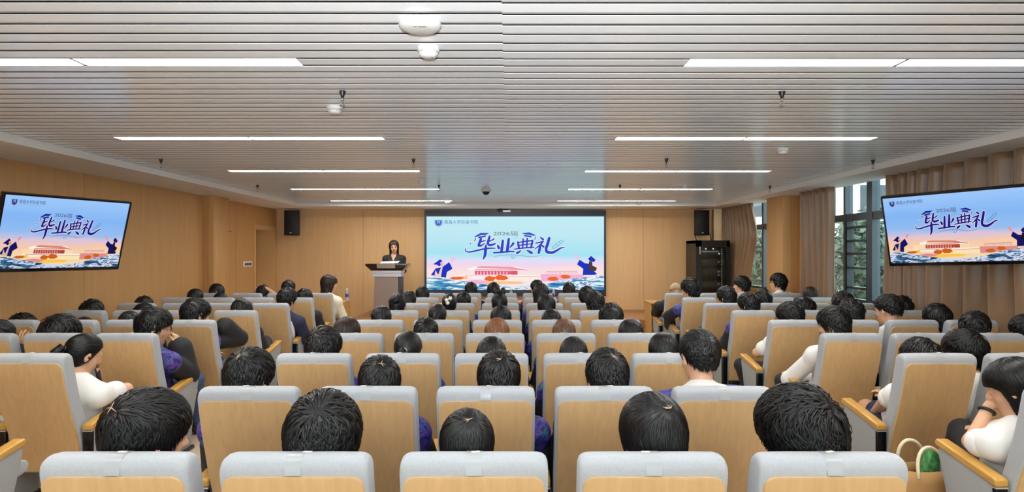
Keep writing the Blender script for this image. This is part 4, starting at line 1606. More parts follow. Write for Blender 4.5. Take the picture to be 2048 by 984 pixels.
def cap_uv(st, th, v):
    """scalp point for azimuth th (0 = back) and v in 0..1 from crown to hairline"""
    zmin = np.interp(np.abs(th), HL_A, HL[st['hl']])
    zlow = np.minimum(zmin, C0[2])
    amax = np.where(zmin > C0[2], np.arccos(np.clip((zmin - C0[2]) / CR[2], -1, 1)), PI / 2)
    l1 = amax * .093
    l2 = C0[2] - zlow
    d = v * (l1 + l2)
    a = np.minimum(d / .093, amax)
    z = np.where(d <= l1, C0[2] + CR[2] * np.cos(a), C0[2] - (d - l1))
    hs = np.where(d <= l1, np.sin(a), hz_scale(np.maximum(z, -.12)) if st['hl'] not in ('long', 'bob') else np.maximum(hz_scale(np.maximum(z, -.12)), .90 - .1 * np.clip((-z - .1) / .2, 0, 1)))
    return np.stack([C0[0] + CR[0] * hs * np.sin(th), C0[1] - CR[1] * hs * np.cos(th), z], 1)


def hair_mesh(style, n, seed=0):
    key = (style, n, seed)
    if key in HAIR_CACHE:
        return HAIR_CACHE[key]
    st = STYLE[style]
    rng = np.random.default_rng(seed * 7 + len(style))
    # base cap
    na, nv = 48, 18
    th, v = np.meshgrid(np.linspace(-PI, PI, na, endpoint=False), np.linspace(0.0, 1, nv))
    th, v = th.ravel(), v.ravel()
    p = cap_uv(st, th, v)
    longish = st['hl'] in ('long', 'bob')
    fade = (1 - v ** 5 * (0.45 if longish else 0.85))
    side = 0.72 + 0.28 * np.clip((p[:, 2] - .0) / .09, 0, 1)
    bumpy = 1 + (0.10 + .25 * (st['nz'] > .6)) * (np.sin(th * 5 + seed) * np.sin(v * 9 + seed * 2) + .6 * np.sin(th * 11 + 3 * v + seed))
    off = st['t'] * fade * side * bumpy * .8 + .002
    d = p - C0
    d[:, 2] = np.where(p[:, 2] < C0[2], 0, d[:, 2])
    d /= np.linalg.norm(d, axis=1)[:, None] + 1e-9
    outer = p + d * off[:, None]
    inner = p - d * .004
    i, j = np.meshgrid(np.arange(nv - 1), np.arange(na), indexing='ij')
    a, b = (i * na + j).ravel(), (i * na + (j + 1) % na).ravel()
    q1 = np.stack([a, a + na, b + na, b], 1)
    m = len(p)
    ring = (nv - 1) * na + np.arange(na)
    nxt = (nv - 1) * na + (np.arange(na) + 1) % na
    q3 = np.stack([ring, ring + m, nxt + m, nxt], 1)
    V = [outer, inner]
    Q = [q1, q1[:, ::-1] + m, q3]
    base = 2 * m
    # tufts
    if n:
        th = rng.uniform(-PI, PI, n)
        v = np.sqrt(rng.uniform(0.0, 1.0, n)) * (.97 if not longish else .75)
        p = cap_uv(st, th, v)
        w = np.array(st.get('whorl', (.010, -.090, .080)))
        steps = 5
        L = st['L'] * rng.uniform(.7, 1.15, n)
        side0 = rng.normal(0, st['nz'], n)
        side1 = rng.normal(0, st['nz'] * .5, n)
        offs = st['t'] * .8 * (1 - (v ** 5) * .6) * (0.72 + 0.28 * np.clip(p[:, 2] / .09, 0, 1))
        lift = st['lift'] * rng.uniform(.2, 1.0, n)
        pts = []
        cur = p.copy()
        for k in range(steps):
            t = k / (steps - 1)
            o = offs * (.9) + lift * (math.sin(PI * min(1, t * .85)) if st['nz'] < .6 else t) + (.001 if k < steps - 1 else -.001)
            if longish:
                below = np.clip((-.0 - cur[:, 2]) / .1, 0, 1)
                P_ = surf(cur, o)
                r0 = np.sqrt((cur[:, 0] / CR[0]) ** 2 + ((cur[:, 1] - C0[1]) / CR[1]) ** 2) + 1e-9
                sc = np.maximum(.92 - .1 * np.clip((-cur[:, 2] - .1) / .2, 0, 1) + o / .086, .3) / r0
                Pl = np.stack([cur[:, 0] * sc, C0[1] + (cur[:, 1] - C0[1]) * sc, cur[:, 2]], 1)
                P_ = P_ * (1 - below[:, None]) + Pl * below[:, None]
            else:
                P_ = surf(cur, o)
            pts.append(P_)
            nn = (cur - C0) / CR ** 2
            nn[:, 2] = np.where(cur[:, 2] < C0[2], 0, nn[:, 2])
            nn /= np.linalg.norm(nn, axis=1)[:, None] + 1e-9
            fl = cur - w
            if style == 'pulled':
                fl = np.array((0, -.125, .012)) - cur
            g = np.clip((C0[2] + .05 - cur[:, 2]) / .06, 0, 1)[:, None]
            if style != 'pulled':
                fl = fl / (np.linalg.norm(fl, axis=1)[:, None] + 1e-9) * (1 - g) + np.array((0, 0, -1.0)) * g
            fl = fl - nn * (fl * nn).sum(1)[:, None]
            fl /= np.linalg.norm(fl, axis=1)[:, None] + 1e-9
            sd = np.cross(nn, fl)
            dr = fl + sd * (side0 + side1 * math.sin(3 * t + 1))[:, None] * (1.0 if k else .6)
            dr /= np.linalg.norm(dr, axis=1)[:, None] + 1e-9
            cur = cur + dr * (L / (steps - 1))[:, None]
            if longish:
                lowz = np.interp(np.abs(np.arctan2(cur[:, 0], -(cur[:, 1] - C0[1]))), HL_A, HL[st['hl']])
                cur[:, 2] = np.maximum(cur[:, 2], lowz - .01)
        Pt = np.stack(pts, 1)                       # n, steps, 3
        tan = np.gradient(Pt, axis=1)
        tan /= np.linalg.norm(tan, axis=2)[:, :, None] + 1e-9
        nrm = Pt - C0
        nrm[:, :, 2] *= .4
        nrm -= tan * (nrm * tan).sum(2)[:, :, None]
        nrm /= np.linalg.norm(nrm, axis=2)[:, :, None] + 1e-9
        sid = np.cross(tan, nrm)
        w0 = (.0027 if n > 3000 else .0034 if n > 1500 else (.005 if n > 600 else .0085)) * rng.uniform(.7, 1.3, n)
        prof = np.array((.8, 1.0, .95, .75, .15))
        wd = (w0[:, None] * prof[None])[:, :, None]
        A = Pt - sid * wd
        B = Pt + nrm * wd * .75
        Cc = Pt + sid * wd
        VV = np.stack([A, B, Cc], 2).reshape(-1, 3)  # n*steps*3
        k = np.arange(n)[:, None, None] * steps * 3 + np.arange(steps - 1)[None, :, None] * 3
        f1 = np.stack([k + 0, k + 1, k + 4, k + 3], 3).reshape(-1, 4)
        f2 = np.stack([k + 1, k + 2, k + 5, k + 4], 3).reshape(-1, 4)
        V.append(VV)
        Q += [f1 + base, f2 + base]
    me = np_mesh('hair', np.concatenate(V), np.concatenate(Q))
    HAIR_CACHE[key] = me
    return me


def tail_mesh(path, rad, n, seed=0, nz=.25):
    """a bundle of strands along a path: pony tails, buns"""
    rng = np.random.default_rng(seed)
    path = np.array(path, float)
    m = len(path)
    rad = np.array(rad, float)
    tan = np.gradient(path, axis=0)
    tan /= np.linalg.norm(tan, axis=1)[:, None]
    sx = np.cross(tan, np.array((0.3, 1, .2)))
    sx /= np.linalg.norm(sx, axis=1)[:, None]
    sy = np.cross(tan, sx)
    ang = rng.uniform(0, 2 * PI, n)
    rr = np.sqrt(rng.uniform(.25, 1, n))
    V, Q = [], []
    tw = rng.normal(0, nz, n)
    Pt = np.stack([path[i] + (sx[i] * np.cos(ang + tw * i / m)[:, None] + sy[i] * np.sin(ang + tw * i / m)[:, None]) * (rr * rad[i])[:, None] for i in range(m)], 1)
    wd = np.minimum(.0065, rad * .45)
    prof = np.ones(m); prof[-1] = .3
    nr = (sx[None] * np.cos(ang)[:, None, None] + sy[None] * np.sin(ang)[:, None, None])
    sd = np.cross(np.broadcast_to(tan[None], nr.shape), nr)
    w = (wd * prof)[None, :, None]
    VV = np.stack([Pt - sd * w, Pt + nr * w * .7, Pt + sd * w], 2).reshape(-1, 3)
    k = np.arange(n)[:, None, None] * m * 3 + np.arange(m - 1)[None, :, None] * 3
    f = np.concatenate([np.stack([k, k + 1, k + 4, k + 3], 3).reshape(-1, 4), np.stack([k + 1, k + 2, k + 5, k + 4], 3).reshape(-1, 4)])
    return np_mesh('tail', VV, f)


def blob_mesh(name, r, seed=0, amp=.12, n=20):
    """a slightly lumpy ball of hair"""
    rng = np.random.default_rng(seed)
    V, Q = [], []
    for i in range(n + 1):
        for j in range(2 * n):
            a, b = PI * i / n, PI * j / n
            k = 1 + amp * math.sin(3 * b + 5 * a + seed) * math.sin(a) + amp * .6 * math.sin(9 * b - 6 * a)
            V.append((r[0] * k * math.sin(a) * math.cos(b), r[1] * k * math.sin(a) * math.sin(b), r[2] * k * math.cos(a)))
    for i in range(n):
        for j in range(2 * n):
            Q.append((i * 2 * n + j, (i + 1) * 2 * n + j, (i + 1) * 2 * n + (j + 1) % (2 * n), i * 2 * n + (j + 1) % (2 * n)))
    return np_mesh(name, np.array(V), np.array(Q))


SHOE = {}


def shoe_mesh():
    if not SHOE:
        f = Field([cone((0, 0, .045), (0, .15, .035), .042, .036, .02), cone((0, .0, .05), (0, -.02, .085), .04, .042, .03)], .011)
        SHOE['m'] = f.mesh('shoe')
    return SHOE['m']


# ------------------------------------------------------------------ one seated (or standing) person
def glasses(parent, Hm):
    mb = MB()
    for x in (-.031, .031):
        mb.tube([(x + .023 * math.cos(w), .104, .001 + .018 * math.sin(w)) for w in np.linspace(0, 2 * PI, 17)[:-1]], .0018, 6, close=True)
    mb.tube([(-.008, .105, .004), (.008, .105, .004)], .0018, 6)
    for x in (-1, 1):
        mb.tube([(x * .054, .103, .004), (x * .076, .06, .004), (x * .083, -.005, .002), (x * .082, -.022, -.012)], .0018, 6)
    o = mb.build('glasses', M['black'], parent, smooth=True)
    o.matrix_local = Hm
    return o


BUILT = [0]


def person(r, b, k, cx, top, label, yaw=0, pitch=-12, roll=0, hair='short', hc='hair_black', fit='gown', s=1.05, dy=0.18, arms=None, gl=False, extra=None, fem=False, seed=0,
           group='seated audience', seat_dx=0.0, legs=None, htop=None, h=None, nstr=None, hat=None, collar=None, whorl=False):
    Y = row_y(r)
    sx = COLX[b][k] + seat_dx
    e = empty('person', (sx, Y, 0))
    if label is None:
        pose = 'looking left' if yaw > 20 else ('looking right' if yaw < -20 else ('with bowed head' if pitch <= -18 else 'facing the stage'))
        label = 'person %s, %s, %s, %s' % (pose, BN[b], RN[r], POS[b][k])
    tag(e, label, 'person', group)
    Dh = Y + dy
    zt = CH - (top - CY) / F * Dh
    tall = {'curly': .012, 'tousled': .006}.get(hair, 0)
    H = np.array(((cx - CX) / F * Dh - sx, dy, zt - (.143 + tall) * s))
    Rm = mk_rot(yaw, pitch, roll)
    h = h or (.0085 if r <= 1 else (.0095 if r == 2 else (.011 if r < 5 else .013)))
    big = r <= 1
    P0 = np.array((0.35 * H[0] * (abs(H[0]) > .03), .345, .47))
    # neck base stays under the head whichever way it looks
    N = H + np.array((0, -.035, -.10)) * s + mk_rot(0, pitch * .4, roll * .5) @ np.array((0, -.012, -.085))
    N[0] = N[0] * .9 + P0[0] * .1
    ln = R(0)
    ax = N - P0
    ax /= np.linalg.norm(ax)
    Ch = P0 + (N - P0) * .66
    # torso frame
    zx = ax
    xx = np.array((1.0, 0, 0)); xx -= zx * (xx @ zx); xx /= np.linalg.norm(xx)
    tw = R(yaw * .25)
    yy = np.cross(zx, xx)
    xx2 = xx * math.cos(tw) + yy * math.sin(tw)
    yy2 = np.cross(zx, xx2)
    TR = np.stack([xx2, yy2, zx], 1)
    sw = .160 if fem else .180
    Sh = {sd: N + TR @ np.array((sd * sw, .005, -.055)) for sd in (-1, 1)}
    torso = [ell(P0, (.155, .112, .11), TR, .06), cone(P0, Ch, .115, .115, .06), ell(Ch + ax * .0, (.150, .100, .16), TR, .06),
             cone(Sh[-1], Sh[1], .056, .056, .05), cone(N + ax * .01, Sh[-1] + ax * .012, .045, .045, .05), cone(N + ax * .01, Sh[1] + ax * .012, .045, .045, .05)]
    if fem:
        torso += [ell(Ch + TR @ np.array((x * .06, .085, .02)), (.055, .05, .06), TR, .03) for x in (-1, 1)]
    neck = [cone(H + Rm @ np.array((0, -.022, -.05)) * s, N + ax * .0, .050 * s, .056, .03)]
    A = arms or {}
    el, wr, hd = {}, {}, {}
    armp = {-1: [], 1: []}
    for sd in (-1, 1):
        a = A.get(sd, {})
        el[sd] = np.array(a.get('e', Sh[sd] + np.array((sd * .045, .115, -.215))), float)
        # keep the upper arm close to its real length
        wr[sd] = np.array(a.get('w', (P0[0] + sd * .085, .56, .60)), float)
        for _ in range(2):
            v = el[sd] - Sh[sd]; l = np.linalg.norm(v)
            if 'e' not in a:
                el[sd] = Sh[sd] + v / l * .265
        fw = a.get('f', wr[sd] - el[sd])
        pm = a.get('p', (0, 0, -1))
        tp = a.get('t', (-sd, .2, 0))
        armp[sd] = dict(up=cone(Sh[sd], el[sd], .050, .040, .03), fo=cone(el[sd], wr[sd], .040, .026, .02),
                        hand=hand_prims(wr[sd], fw, pm, tp, .98 if not fem else .9, a.get('c', 22), a.get('sp', 6), a.get('th', 35)))
    lg = {}
    for sd in (-1, 1):
        hip = P0 + np.array((sd * .085, .03, -.01))
        d = (legs or {}).get(sd, {})
        kn = np.array(d.get('k', (P0[0] + sd * .115, .775, .495)), float)
        an = np.array(d.get('a', (P0[0] + sd * .115, .80, .095)), float)
        lg[sd] = (hip, kn, an)
    thigh = [cone(lg[sd][0], lg[sd][1], .082, .058, .03) for sd in (-1, 1)]
    calf = [cone(lg[sd][1], lg[sd][2], .055, .038, .02) for sd in (-1, 1)]
    ankl = [cone(lg[sd][2], lg[sd][2] + np.array((0, .06, -.045)), .036, .03, .03) for sd in (-1, 1)]
    body = head_prims(H, Rm, s, fem) + neck + torso
    for sd in (-1, 1):
        body += [armp[sd]['up'], armp[sd]['fo']] + armp[sd]['hand']
    body += thigh + calf + ankl
    link('body', Field(body, h).mesh('body'), M['skin'], e)
    hh = max(h, .010)
    # clothing
    lower = {'shorts': 'navy_cloth'}.get(legs and legs.get('wear'), None) or ('jeans' if (seed % 4 == 1) else 'dark_trouser')
    if legs and legs.get('wear') == 'shorts':
        tp_ = [cone(lg[sd][0], lg[sd][0] * .3 + lg[sd][1] * .7, .088, .080, .03) for sd in (-1, 1)]
        link('shorts', Field(tp_ + [torso[0]], hh, .010).mesh('shorts'), M['navy_cloth'], e)
    else:
        link('trousers', Field(thigh + calf + [torso[0]], hh, .012).mesh('trousers'), M[lower], e)
    for sd in (-1, 1):
        o = link('shoe', shoe_mesh(), M['shoe'], e)
        o.location = (lg[sd][2][0], lg[sd][2][1], 0)
    part = lambda sd, f: cone(Sh[sd], Sh[sd] + (el[sd] - Sh[sd]) * f, .052, .052 - .010 * f, .03)
    sl = lambda sd, f0, f1, r0, r1: [cone(Sh[sd] + (el[sd] - Sh[sd]) * f0, el[sd], r0, r0, .02), cone(el[sd], el[sd] + (wr[sd] - el[sd]) * f1, r0, r1, .02)]
    if fit in ('gown', 'gown_sash', 'gown_collar', 'dark_gown'):
        gm = 'floral' if fit != 'dark_gown' else 'black_cloth'
        if fit == 'gown_sash':
            gm = 'navy_cloth'
        link('gown', Field(torso + [part(-1, .55), part(1, .55)], hh, .020).mesh('gown'), M[gm], e)
        for sd in (-1, 1):
            link('gown_sleeve', Field(sl(sd, .35 if fit != 'gown_sash' else .1, .88, .066 * A.get(sd, {}).get('r', 1), .074 * A.get(sd, {}).get('r', 1)), hh, .012).mesh('gown_sleeve'), M['black_cloth' if fit != 'gown_sash' else 'navy_cloth'], e)
        cl = [cone(N + np.array((0, .0, .005)), N + ax * .03, .066, .058, .02)]
        if fit == 'gown_collar':
            link('tee_collar', Field([cone(N - ax * .015, N + ax * .02, .088, .060, .02), cone(Sh[-1] * .55 + N * .45 + ax * .02, N + ax * .005, .045, .06, .03), cone(Sh[1] * .55 + N * .45 + ax * .02, N + ax * .005, .045, .06, .03)], .009, .018).mesh('tee_collar'), M['white_cloth'], e)
            st = MB()
            for sd in (-1, 1):
                a0, a1 = N + TR @ np.array((sd * .02, -.088, -.035)), N + TR @ np.array((sd * .115, -.05, -.005))
                st.tube([a0, (a0 + a1) / 2 + np.array((0, -.004, .01)), a1, N + TR @ np.array((sd * .11, .06, -.02))], [.022, .03, .026, .02], 8)
            st.build('stole', M['black_cloth'], e, smooth=True)
        elif fit == 'gown_sash':
            q = []
            for t in np.linspace(0, 1, 9):
                q.append(N + TR @ np.array((.085 + .06 * math.sin(t * 2.2), -.105 + .03 * t, .02 - .30 * t)))
            st = MB()
            for i, p_ in enumerate(q):
                pass
            st.tube(q, [.020] + [.030] * 7 + [.024], 8)
            st.build('white_sash', M['white_cloth'], e, smooth=True)
    elif fit in ('tee', 'tee_print'):
        link('tee_shirt', Field(torso + [part(-1, .62), part(1, .62)], hh, .018).mesh('tee_shirt'), M['white_cloth'], e)
        for sd in (-1, 1):
            a, c_ = Sh[sd] + (el[sd] - Sh[sd]) * .2, Sh[sd] + (el[sd] - Sh[sd]) * .58
            link('tee_sleeve', Field([cone(a, c_, .056, .062, .02)], hh, .012).mesh('tee_sleeve'), M['white_cloth'], e)
        if fit == 'tee_print':
            mb = MB()
            rg = random.Random(3)
            for i in range(15):
                q = N + TR @ np.array((-.055 + .028 * rg.random() + .02 * (i % 2), -.128 + .000 * i, -.075 - .019 * i))
                mb.tube([q, q + np.array((.03, -.002, .02))], .006, 6)
            mb.build('blue_print', mat('blue print', lin((60, 140, 220)), 0.6), e)
    elif fit in ('shirt', 'pink_shirt', 'blouse', 'dark_blouse'):
        mm = {'shirt': 'white_cloth', 'pink_shirt': 'pink_cloth', 'blouse': 'cream_cloth', 'dark_blouse': 'black_cloth'}[fit]
        link('shirt', Field(torso + [part(-1, .6), part(1, .6)], hh, .018).mesh('shirt'), M[mm], e)
        for sd in (-1, 1):
            link('shirt_sleeve', Field(sl(sd, .2, .9, .056, .042), hh, .012).mesh('shirt_sleeve'), M[mm], e)
        link('collar', Field([cone(N - ax * .0, N + ax * .03, .070, .060, .02)], .008, .006).mesh('collar'), M[mm], e)
    # hair and head wear, in the frame of the head
    Hm = Matrix.Translation(Vector(H)) @ Matrix(np.array(Rm).tolist()).to_4x4() @ Matrix.Scale(s, 4)
    base, ns = hair, nstr or (4200 if r == 0 else (1900 if r == 1 else (1200 if r == 2 else (700 if r < 5 else 350))))
    if hair in ('pony', 'bun', 'twin', 'clip'):
        base = 'pulled'
    if hat != 'beanie':
        o = link('hair', hair_mesh(base, ns, seed % 3), None, e)
        if not o.data.materials:
            o.data.materials.append(M[hc])
        o.material_slots[0].link = 'OBJECT'
        o.material_slots[0].material = M[hc]
        o.matrix_local = Hm
    def att(name, me, m, loc=(0, 0, 0)):
        a = link(name, me, m, e)
        a.matrix_local = Hm @ Matrix.Translation(Vector(loc))
        return a
    if hair == 'pony':
        att('ponytail', tail_mesh([(0, -.112, .012), (0, -.140, .018), (0, -.158, -.02), (0, -.150, -.09), (0, -.130, -.16), (0, -.12, -.22)], [.012, .022, .026, .026, .02, .006], 160, seed), M[hc])
        att('hair_tie', MB().tube([(.016 * math.cos(w), -.122, .014 + .016 * math.sin(w)) for w in np.linspace(0, 2 * PI, 13)[:-1]], .007, 8, close=True).mesh('hair_tie', True), M['paper'] if extra == 'white_tie' else M['black'])
    if hair == 'bun':
        att('hair_bun', blob_mesh('hair_bun', (.042, .036, .042), seed), M[hc], (0, -.128, .050))
    if hair == 'twin':
        for x in (-1, 1):
            att('hair_bun', blob_mesh('hair_bun', (.030, .026, .040), seed), M[hc], (x * .040, -.03, .142))
        att('hair_tie', MB().tube([(-.03, -.03, .128), (0, -.035, .132), (.03, -.03, .128)], .012, 8).mesh('hair_tie', True), M['black'])
    if hair == 'clip':
        att('ponytail', tail_mesh([(0, -.10, -.05), (0, -.128, -.03), (0, -.134, .02), (0, -.12, .07), (0, -.095, .105)], [.03, .04, .042, .036, .012], 140, seed), M[hc])
        mb = MB()
        for x, z, rot in ((-.018, .035, .2), (.026, .055, .9), (-.004, .0, .5)):
            for i in range(5):
                w = rot + i * 2 * PI / 5
                mb.tube([(x, -.180, z), (x + .022 * math.cos(w), -.176, z + .022 * math.sin(w))], [.005, .010], 8)
        att('flower_clip', mb.mesh('flower_clip', True), mat('white flower clip', lin((246, 238, 222)), .5))
    if whorl:
        mb = MB()
        rg = random.Random(seed + int(cx))
        cpt = np.array((.010, -.090, .080))
        for i in range(5):
            w = rg.uniform(0, 2 * PI)
            L = rg.uniform(.008, .022)
            q = np.array([cpt + np.array((math.cos(w), math.sin(w) * .8, -.25 * math.cos(w) + .45 * math.sin(w))) * L * t for t in (0, .5, 1)])
            q = surf(q, np.full(3, STYLE[base]['t'] * .8 + STYLE[base]['lift'] * .75))
            mb.tube(q, [.0017, .0014, .0005], 6)
        att('crown_whorl', mb.mesh('crown_whorl', True), M['scalp'])
    if extra == 'hairclip':
        att('hair_clip', MB().tube([(.03, -.118, .01), (.05, -.108, .004)], .006, 6).mesh('hair_clip', True), M['alu'])
    if extra == 'earrings':
        mb = MB()
        for x in (-1, 1):
            mb.tube([(x * .083, -.012, -.04), (x * .084, -.012, -.06)], .004, 6)
        att('earrings', mb.mesh('earrings', True), M['paper'])
    if hat == 'beanie':
        f = Field([ell((0, -.012, .040), (.090, .106, .098), None, .02), cone((-.03, -.04, .02), (.03, -.04, .02), .075, .075, .03)], .009)
        f.put(dict(f=lambda X, Y, Z: (Z * 1.0 + Y * .12 + X * 0) - .0, bb=(np.array((-1, -1, -1.)), np.array((1, 1, 1.))), k=.004, sub=True), 0)
        att('knit_cap', f.mesh('knit_cap'), mat('beige knit cap', lin((172, 150, 116)), .9, bump=(220, .6)))
        att('cap_band', MB().tube([(.091 * math.cos(w), -.012 + .107 * math.sin(w), .012 - .012 * math.sin(w)) for w in np.linspace(0, 2 * PI, 33)[:-1]], .010, 8, close=True).mesh('cap_band', True), mat('beige cap band', lin((156, 134, 102)), .9))
    if hat == 'cap':
        f = Field([ell((0, -.012, .046), (.092, .108, .092), None, .02)], .009)
        f.put(dict(f=lambda X, Y, Z: (Z + Y * .1 + X * 0) - .028, bb=(np.array((-1, -1, -1.)), np.array((1, 1, 1.))), k=.004, sub=True), 0)
        att('cap_crown', f.mesh('cap_crown'), M['black_cloth'])
        att('cap_brim', Field([ell((0, .125, .030), (.075, .075, .008), None, .01)], .007).mesh('cap_brim'), M['black_cloth'])
        att('cap_emblem', MB().tube([(.087, .03, .07), (.090, .045, .072), (.086, .055, .064)], .004, 6).mesh('cap_emblem', True), M['alu'])
    if gl:
        glasses(e, Hm)
    if extra == 'watch':
        d = (wr[-1] - el[-1]) / np.linalg.norm(wr[-1] - el[-1])
        c_ = wr[-1] - d * .03
        u = np.cross(d, (0, 0, 1.0)); u /= np.linalg.norm(u)
        v = np.cross(d, u)
        MB().tube([c_ + u * .034 * math.cos(w) + v * .034 * math.sin(w) for w in np.linspace(0, 2 * PI, 17)[:-1]], .009, 8, close=True).build('watch', M['black'], e, smooth=True)
    if extra == 'wristband':
        d = (wr[1] - el[1]) / np.linalg.norm(wr[1] - el[1])
        c_ = wr[1] - d * .03
        u = np.cross(d, (0.2, 1.0, 0)); u /= np.linalg.norm(u)
        v = np.cross(d, u)
        MB().tube([c_ + u * .032 * math.cos(w) + v * .032 * math.sin(w) for w in np.linspace(0, 2 * PI, 17)[:-1]], .009, 8, close=True).build('wristband', M['black'], e, smooth=True)
    BUILT[0] += 1
    return e, H, dict(N=N, Sh=Sh, el=el, wr=wr)


def lc(r, b, k, px, py, dy):
    """a pixel at depth dy past a chair's line, in that seat's own frame"""
    p = at(px, py, row_y(r) + dy)
    return np.array((p.x - COLX[b][k], dy, p.z))
# ------------------------------------------------------------------ the audience, nearest row first
# nearest row
person(0, 'C', 0, 298, 778, None, yaw=-38, pitch=-8, hair='short2', s=1.17, seed=1, whorl=True)
person(0, 'C', 1, 648, 783, None, yaw=-4, pitch=-14, hair='tousled', s=1.2, seed=2)
person(0, 'C', 2, 934, 818, None, pitch=-22, hair='sleek', s=1.0, seed=3, whorl=True)
person(0, 'C', 3, 1305, 787, None, yaw=14, pitch=-14, hair='bowl', s=1.12, seed=4, whorl=True)
person(0, 'C', 4, 1597, 770, None, yaw=28, pitch=-12, hair='tousled', s=1.22, seed=5)
# second row
person(1, 'C', 0, 500, 695, None, yaw=-18, pitch=-14, hair='short', s=1.12, seed=3, whorl=True)
person(1, 'C', 1, 759, 712, None, yaw=8, pitch=-16, hair='short2', s=1.06, seed=2, whorl=True)
person(1, 'C', 2, 998, 702, None, yaw=-3, pitch=-14, hair='short2', s=1.09, seed=4, whorl=True)
person(1, 'C', 3, 1214, 697, None, yaw=6, pitch=-15, hair='short', s=1.08, seed=5, whorl=True)
person(1, 'C', 4, 1397, 657, 'person sitting tall in white collar and dark stole, second row, rightmost middle seat', yaw=14, pitch=-4, hair='fade', fit='gown_collar', s=1.02, seed=1, dy=0.22)
# third row, middle
person(2, 'C', 0, 648, 652, None, yaw=-22, hair='short', s=1.10, seed=2)
person(2, 'C', 1, 817, 660, 'person wearing a white hair tie, third row, second seat of the middle block', yaw=-5, pitch=-6, hair='pony', extra='white_tie', s=1.02, seed=3, fem=True)
person(2, 'C', 2, 983, 672, None, pitch=-18, hair='long', s=1.04, seed=1, fem=True)
person(2, 'C', 3, 1147, 672, None, pitch=-14, hair='long', hc='hair_soft', s=0.96, seed=2, fem=True)
person(2, 'C', 4, 1327, 664, None, yaw=-4, hair='bob', s=0.98, seed=1, fem=True)
# third row, sides
person(2, 'L', 0, 168, 665, 'person in white T-shirt leaning right, third row, left block aisle seat', yaw=-32, pitch=-20, roll=6, hair='pony', fit='tee', s=1.06, seed=2, fem=True, dy=0.36,
       arms={1: dict(e=lc(2, 'L', 0, 252, 778, 0.50), w=lc(2, 'L', 0, 226, 800, 0.72))})
person(2, 'R', 0, 1843, 675, 'person in navy shorts slumped low, third row, right block aisle seat', yaw=10, pitch=-26, hair='tousled', fit='tee', s=1.05, seed=1, dy=0.22,
       arms={-1: dict(e=lc(2, 'R', 0, 1772, 800, 0.26), w=lc(2, 'R', 0, 1745, 830, 0.5))},
       legs={'wear': 'shorts', -1: dict(k=lc(2, 'R', 0, 1675, 832, 0.70), a=(-0.36, 0.74, 0.095)), 1: dict(k=(0.02, 0.76, 0.49), a=(0.04, 0.78, 0.095))})
person(2, 'R', 1, 1929, 659, 'person in white tee with blue back print, third row, second right block seat', yaw=38, pitch=-16, hair='short2', fit='tee_print', s=1.06, seed=2, dy=0.24)
# second row, right aisle: arm raised to the neck
person(1, 'R', 0, 2030, 714, 'person in white tee with black watch holding the neck, second row, right aisle seat', yaw=40, pitch=-16, hair='bob', fit='tee', s=1.16, seed=3, fem=True, dy=0.30,
       arms={-1: dict(e=lc(1, 'R', 0, 1944, 884, 0.34), w=lc(1, 'R', 0, 1978, 812, 0.38), f=(0.55, 0.0, 0.75), p=(0.7, -0.1, -0.4), t=(-0.3, 0.2, 0.5), c=24)}, extra='watch', h=.0075,
       legs={-1: dict(k=lc(1, 'R', 0, 1925, 862, 0.74))})
# fourth row
person(3, 'C', 0, 694, 633, None, yaw=-12, hair='bob', hc='hair_brown', s=1.07, seed=1, fem=True)
person(3, 'C', 1, 852, 635, None, hair='short2', s=1.0, seed=2)
person(3, 'C', 2, 994, 634, None, hair='long', hc='hair_copper', s=1.07, seed=1, fem=True)
person(3, 'C', 3, 1128, 636, None, hair='long', hc='hair_light', s=0.99, seed=2, fem=True)
person(3, 'C', 4, 1261, 636, None, hair='long', hc='hair_soft', s=1.04, seed=0, fem=True)
person(3, 'L', 0, 309, 615, 'person in glasses and black gown resting chin on hand, fourth row, left aisle seat', yaw=-58, pitch=-10, hair='short2', s=1.16, seed=1, gl=True, h=.009, dy=0.30,
       arms={1: dict(e=lc(3, 'L', 0, 376, 748, 0.44), w=lc(3, 'L', 0, 358, 690, 0.42), f=(-0.30, 0.02, 0.9), p=(-0.9, -0.1, 0.1), t=(0, -1, 0), c=48, r=1.15)})
person(3, 'L', 1, 120, 628, None, yaw=-24, pitch=-18, hair='tousled', s=1.2, seed=0)
person(3, 'L', 2, -4, 640, 'person at the left picture edge raising a hand with wristband, fourth row', yaw=-10, hair='short2', s=1.05, seed=2, h=.0085,
       arms={1: dict(e=lc(3, 'L', 2, 44, 760, 0.20), w=lc(3, 'L', 2, 41, 700, 0.20), f=(0.16, 0, 1), p=(0.2, 1, 0), t=(-1, 0, 0), c=14, sp=14)}, extra='wristband')
person(3, 'R', 0, 1667, 612, 'person in long-sleeved white shirt with folded arm, fourth row, right block aisle seat', yaw=34, pitch=-14, hair='short', fit='shirt', s=1.12, seed=2, dy=0.30,
       arms={-1: dict(e=lc(3, 'R', 0, 1580, 758, 0.44), w=lc(3, 'R', 0, 1632, 752, 0.64))}, legs={-1: dict(k=lc(3, 'R', 0, 1566, 762, 0.76))})
person(3, 'R', 2, 1950, 622, 'person in black baseball cap facing right, fourth row, third right block seat', yaw=-50, pitch=-12, hair='short', fit='dark_gown', s=1.07, seed=1, hat='cap')
person(3, 'R', 3, 2056, 629, 'person in white collar cut by the right picture edge, fourth row', yaw=30, hair='short2', fit='shirt', s=1.08, seed=2)
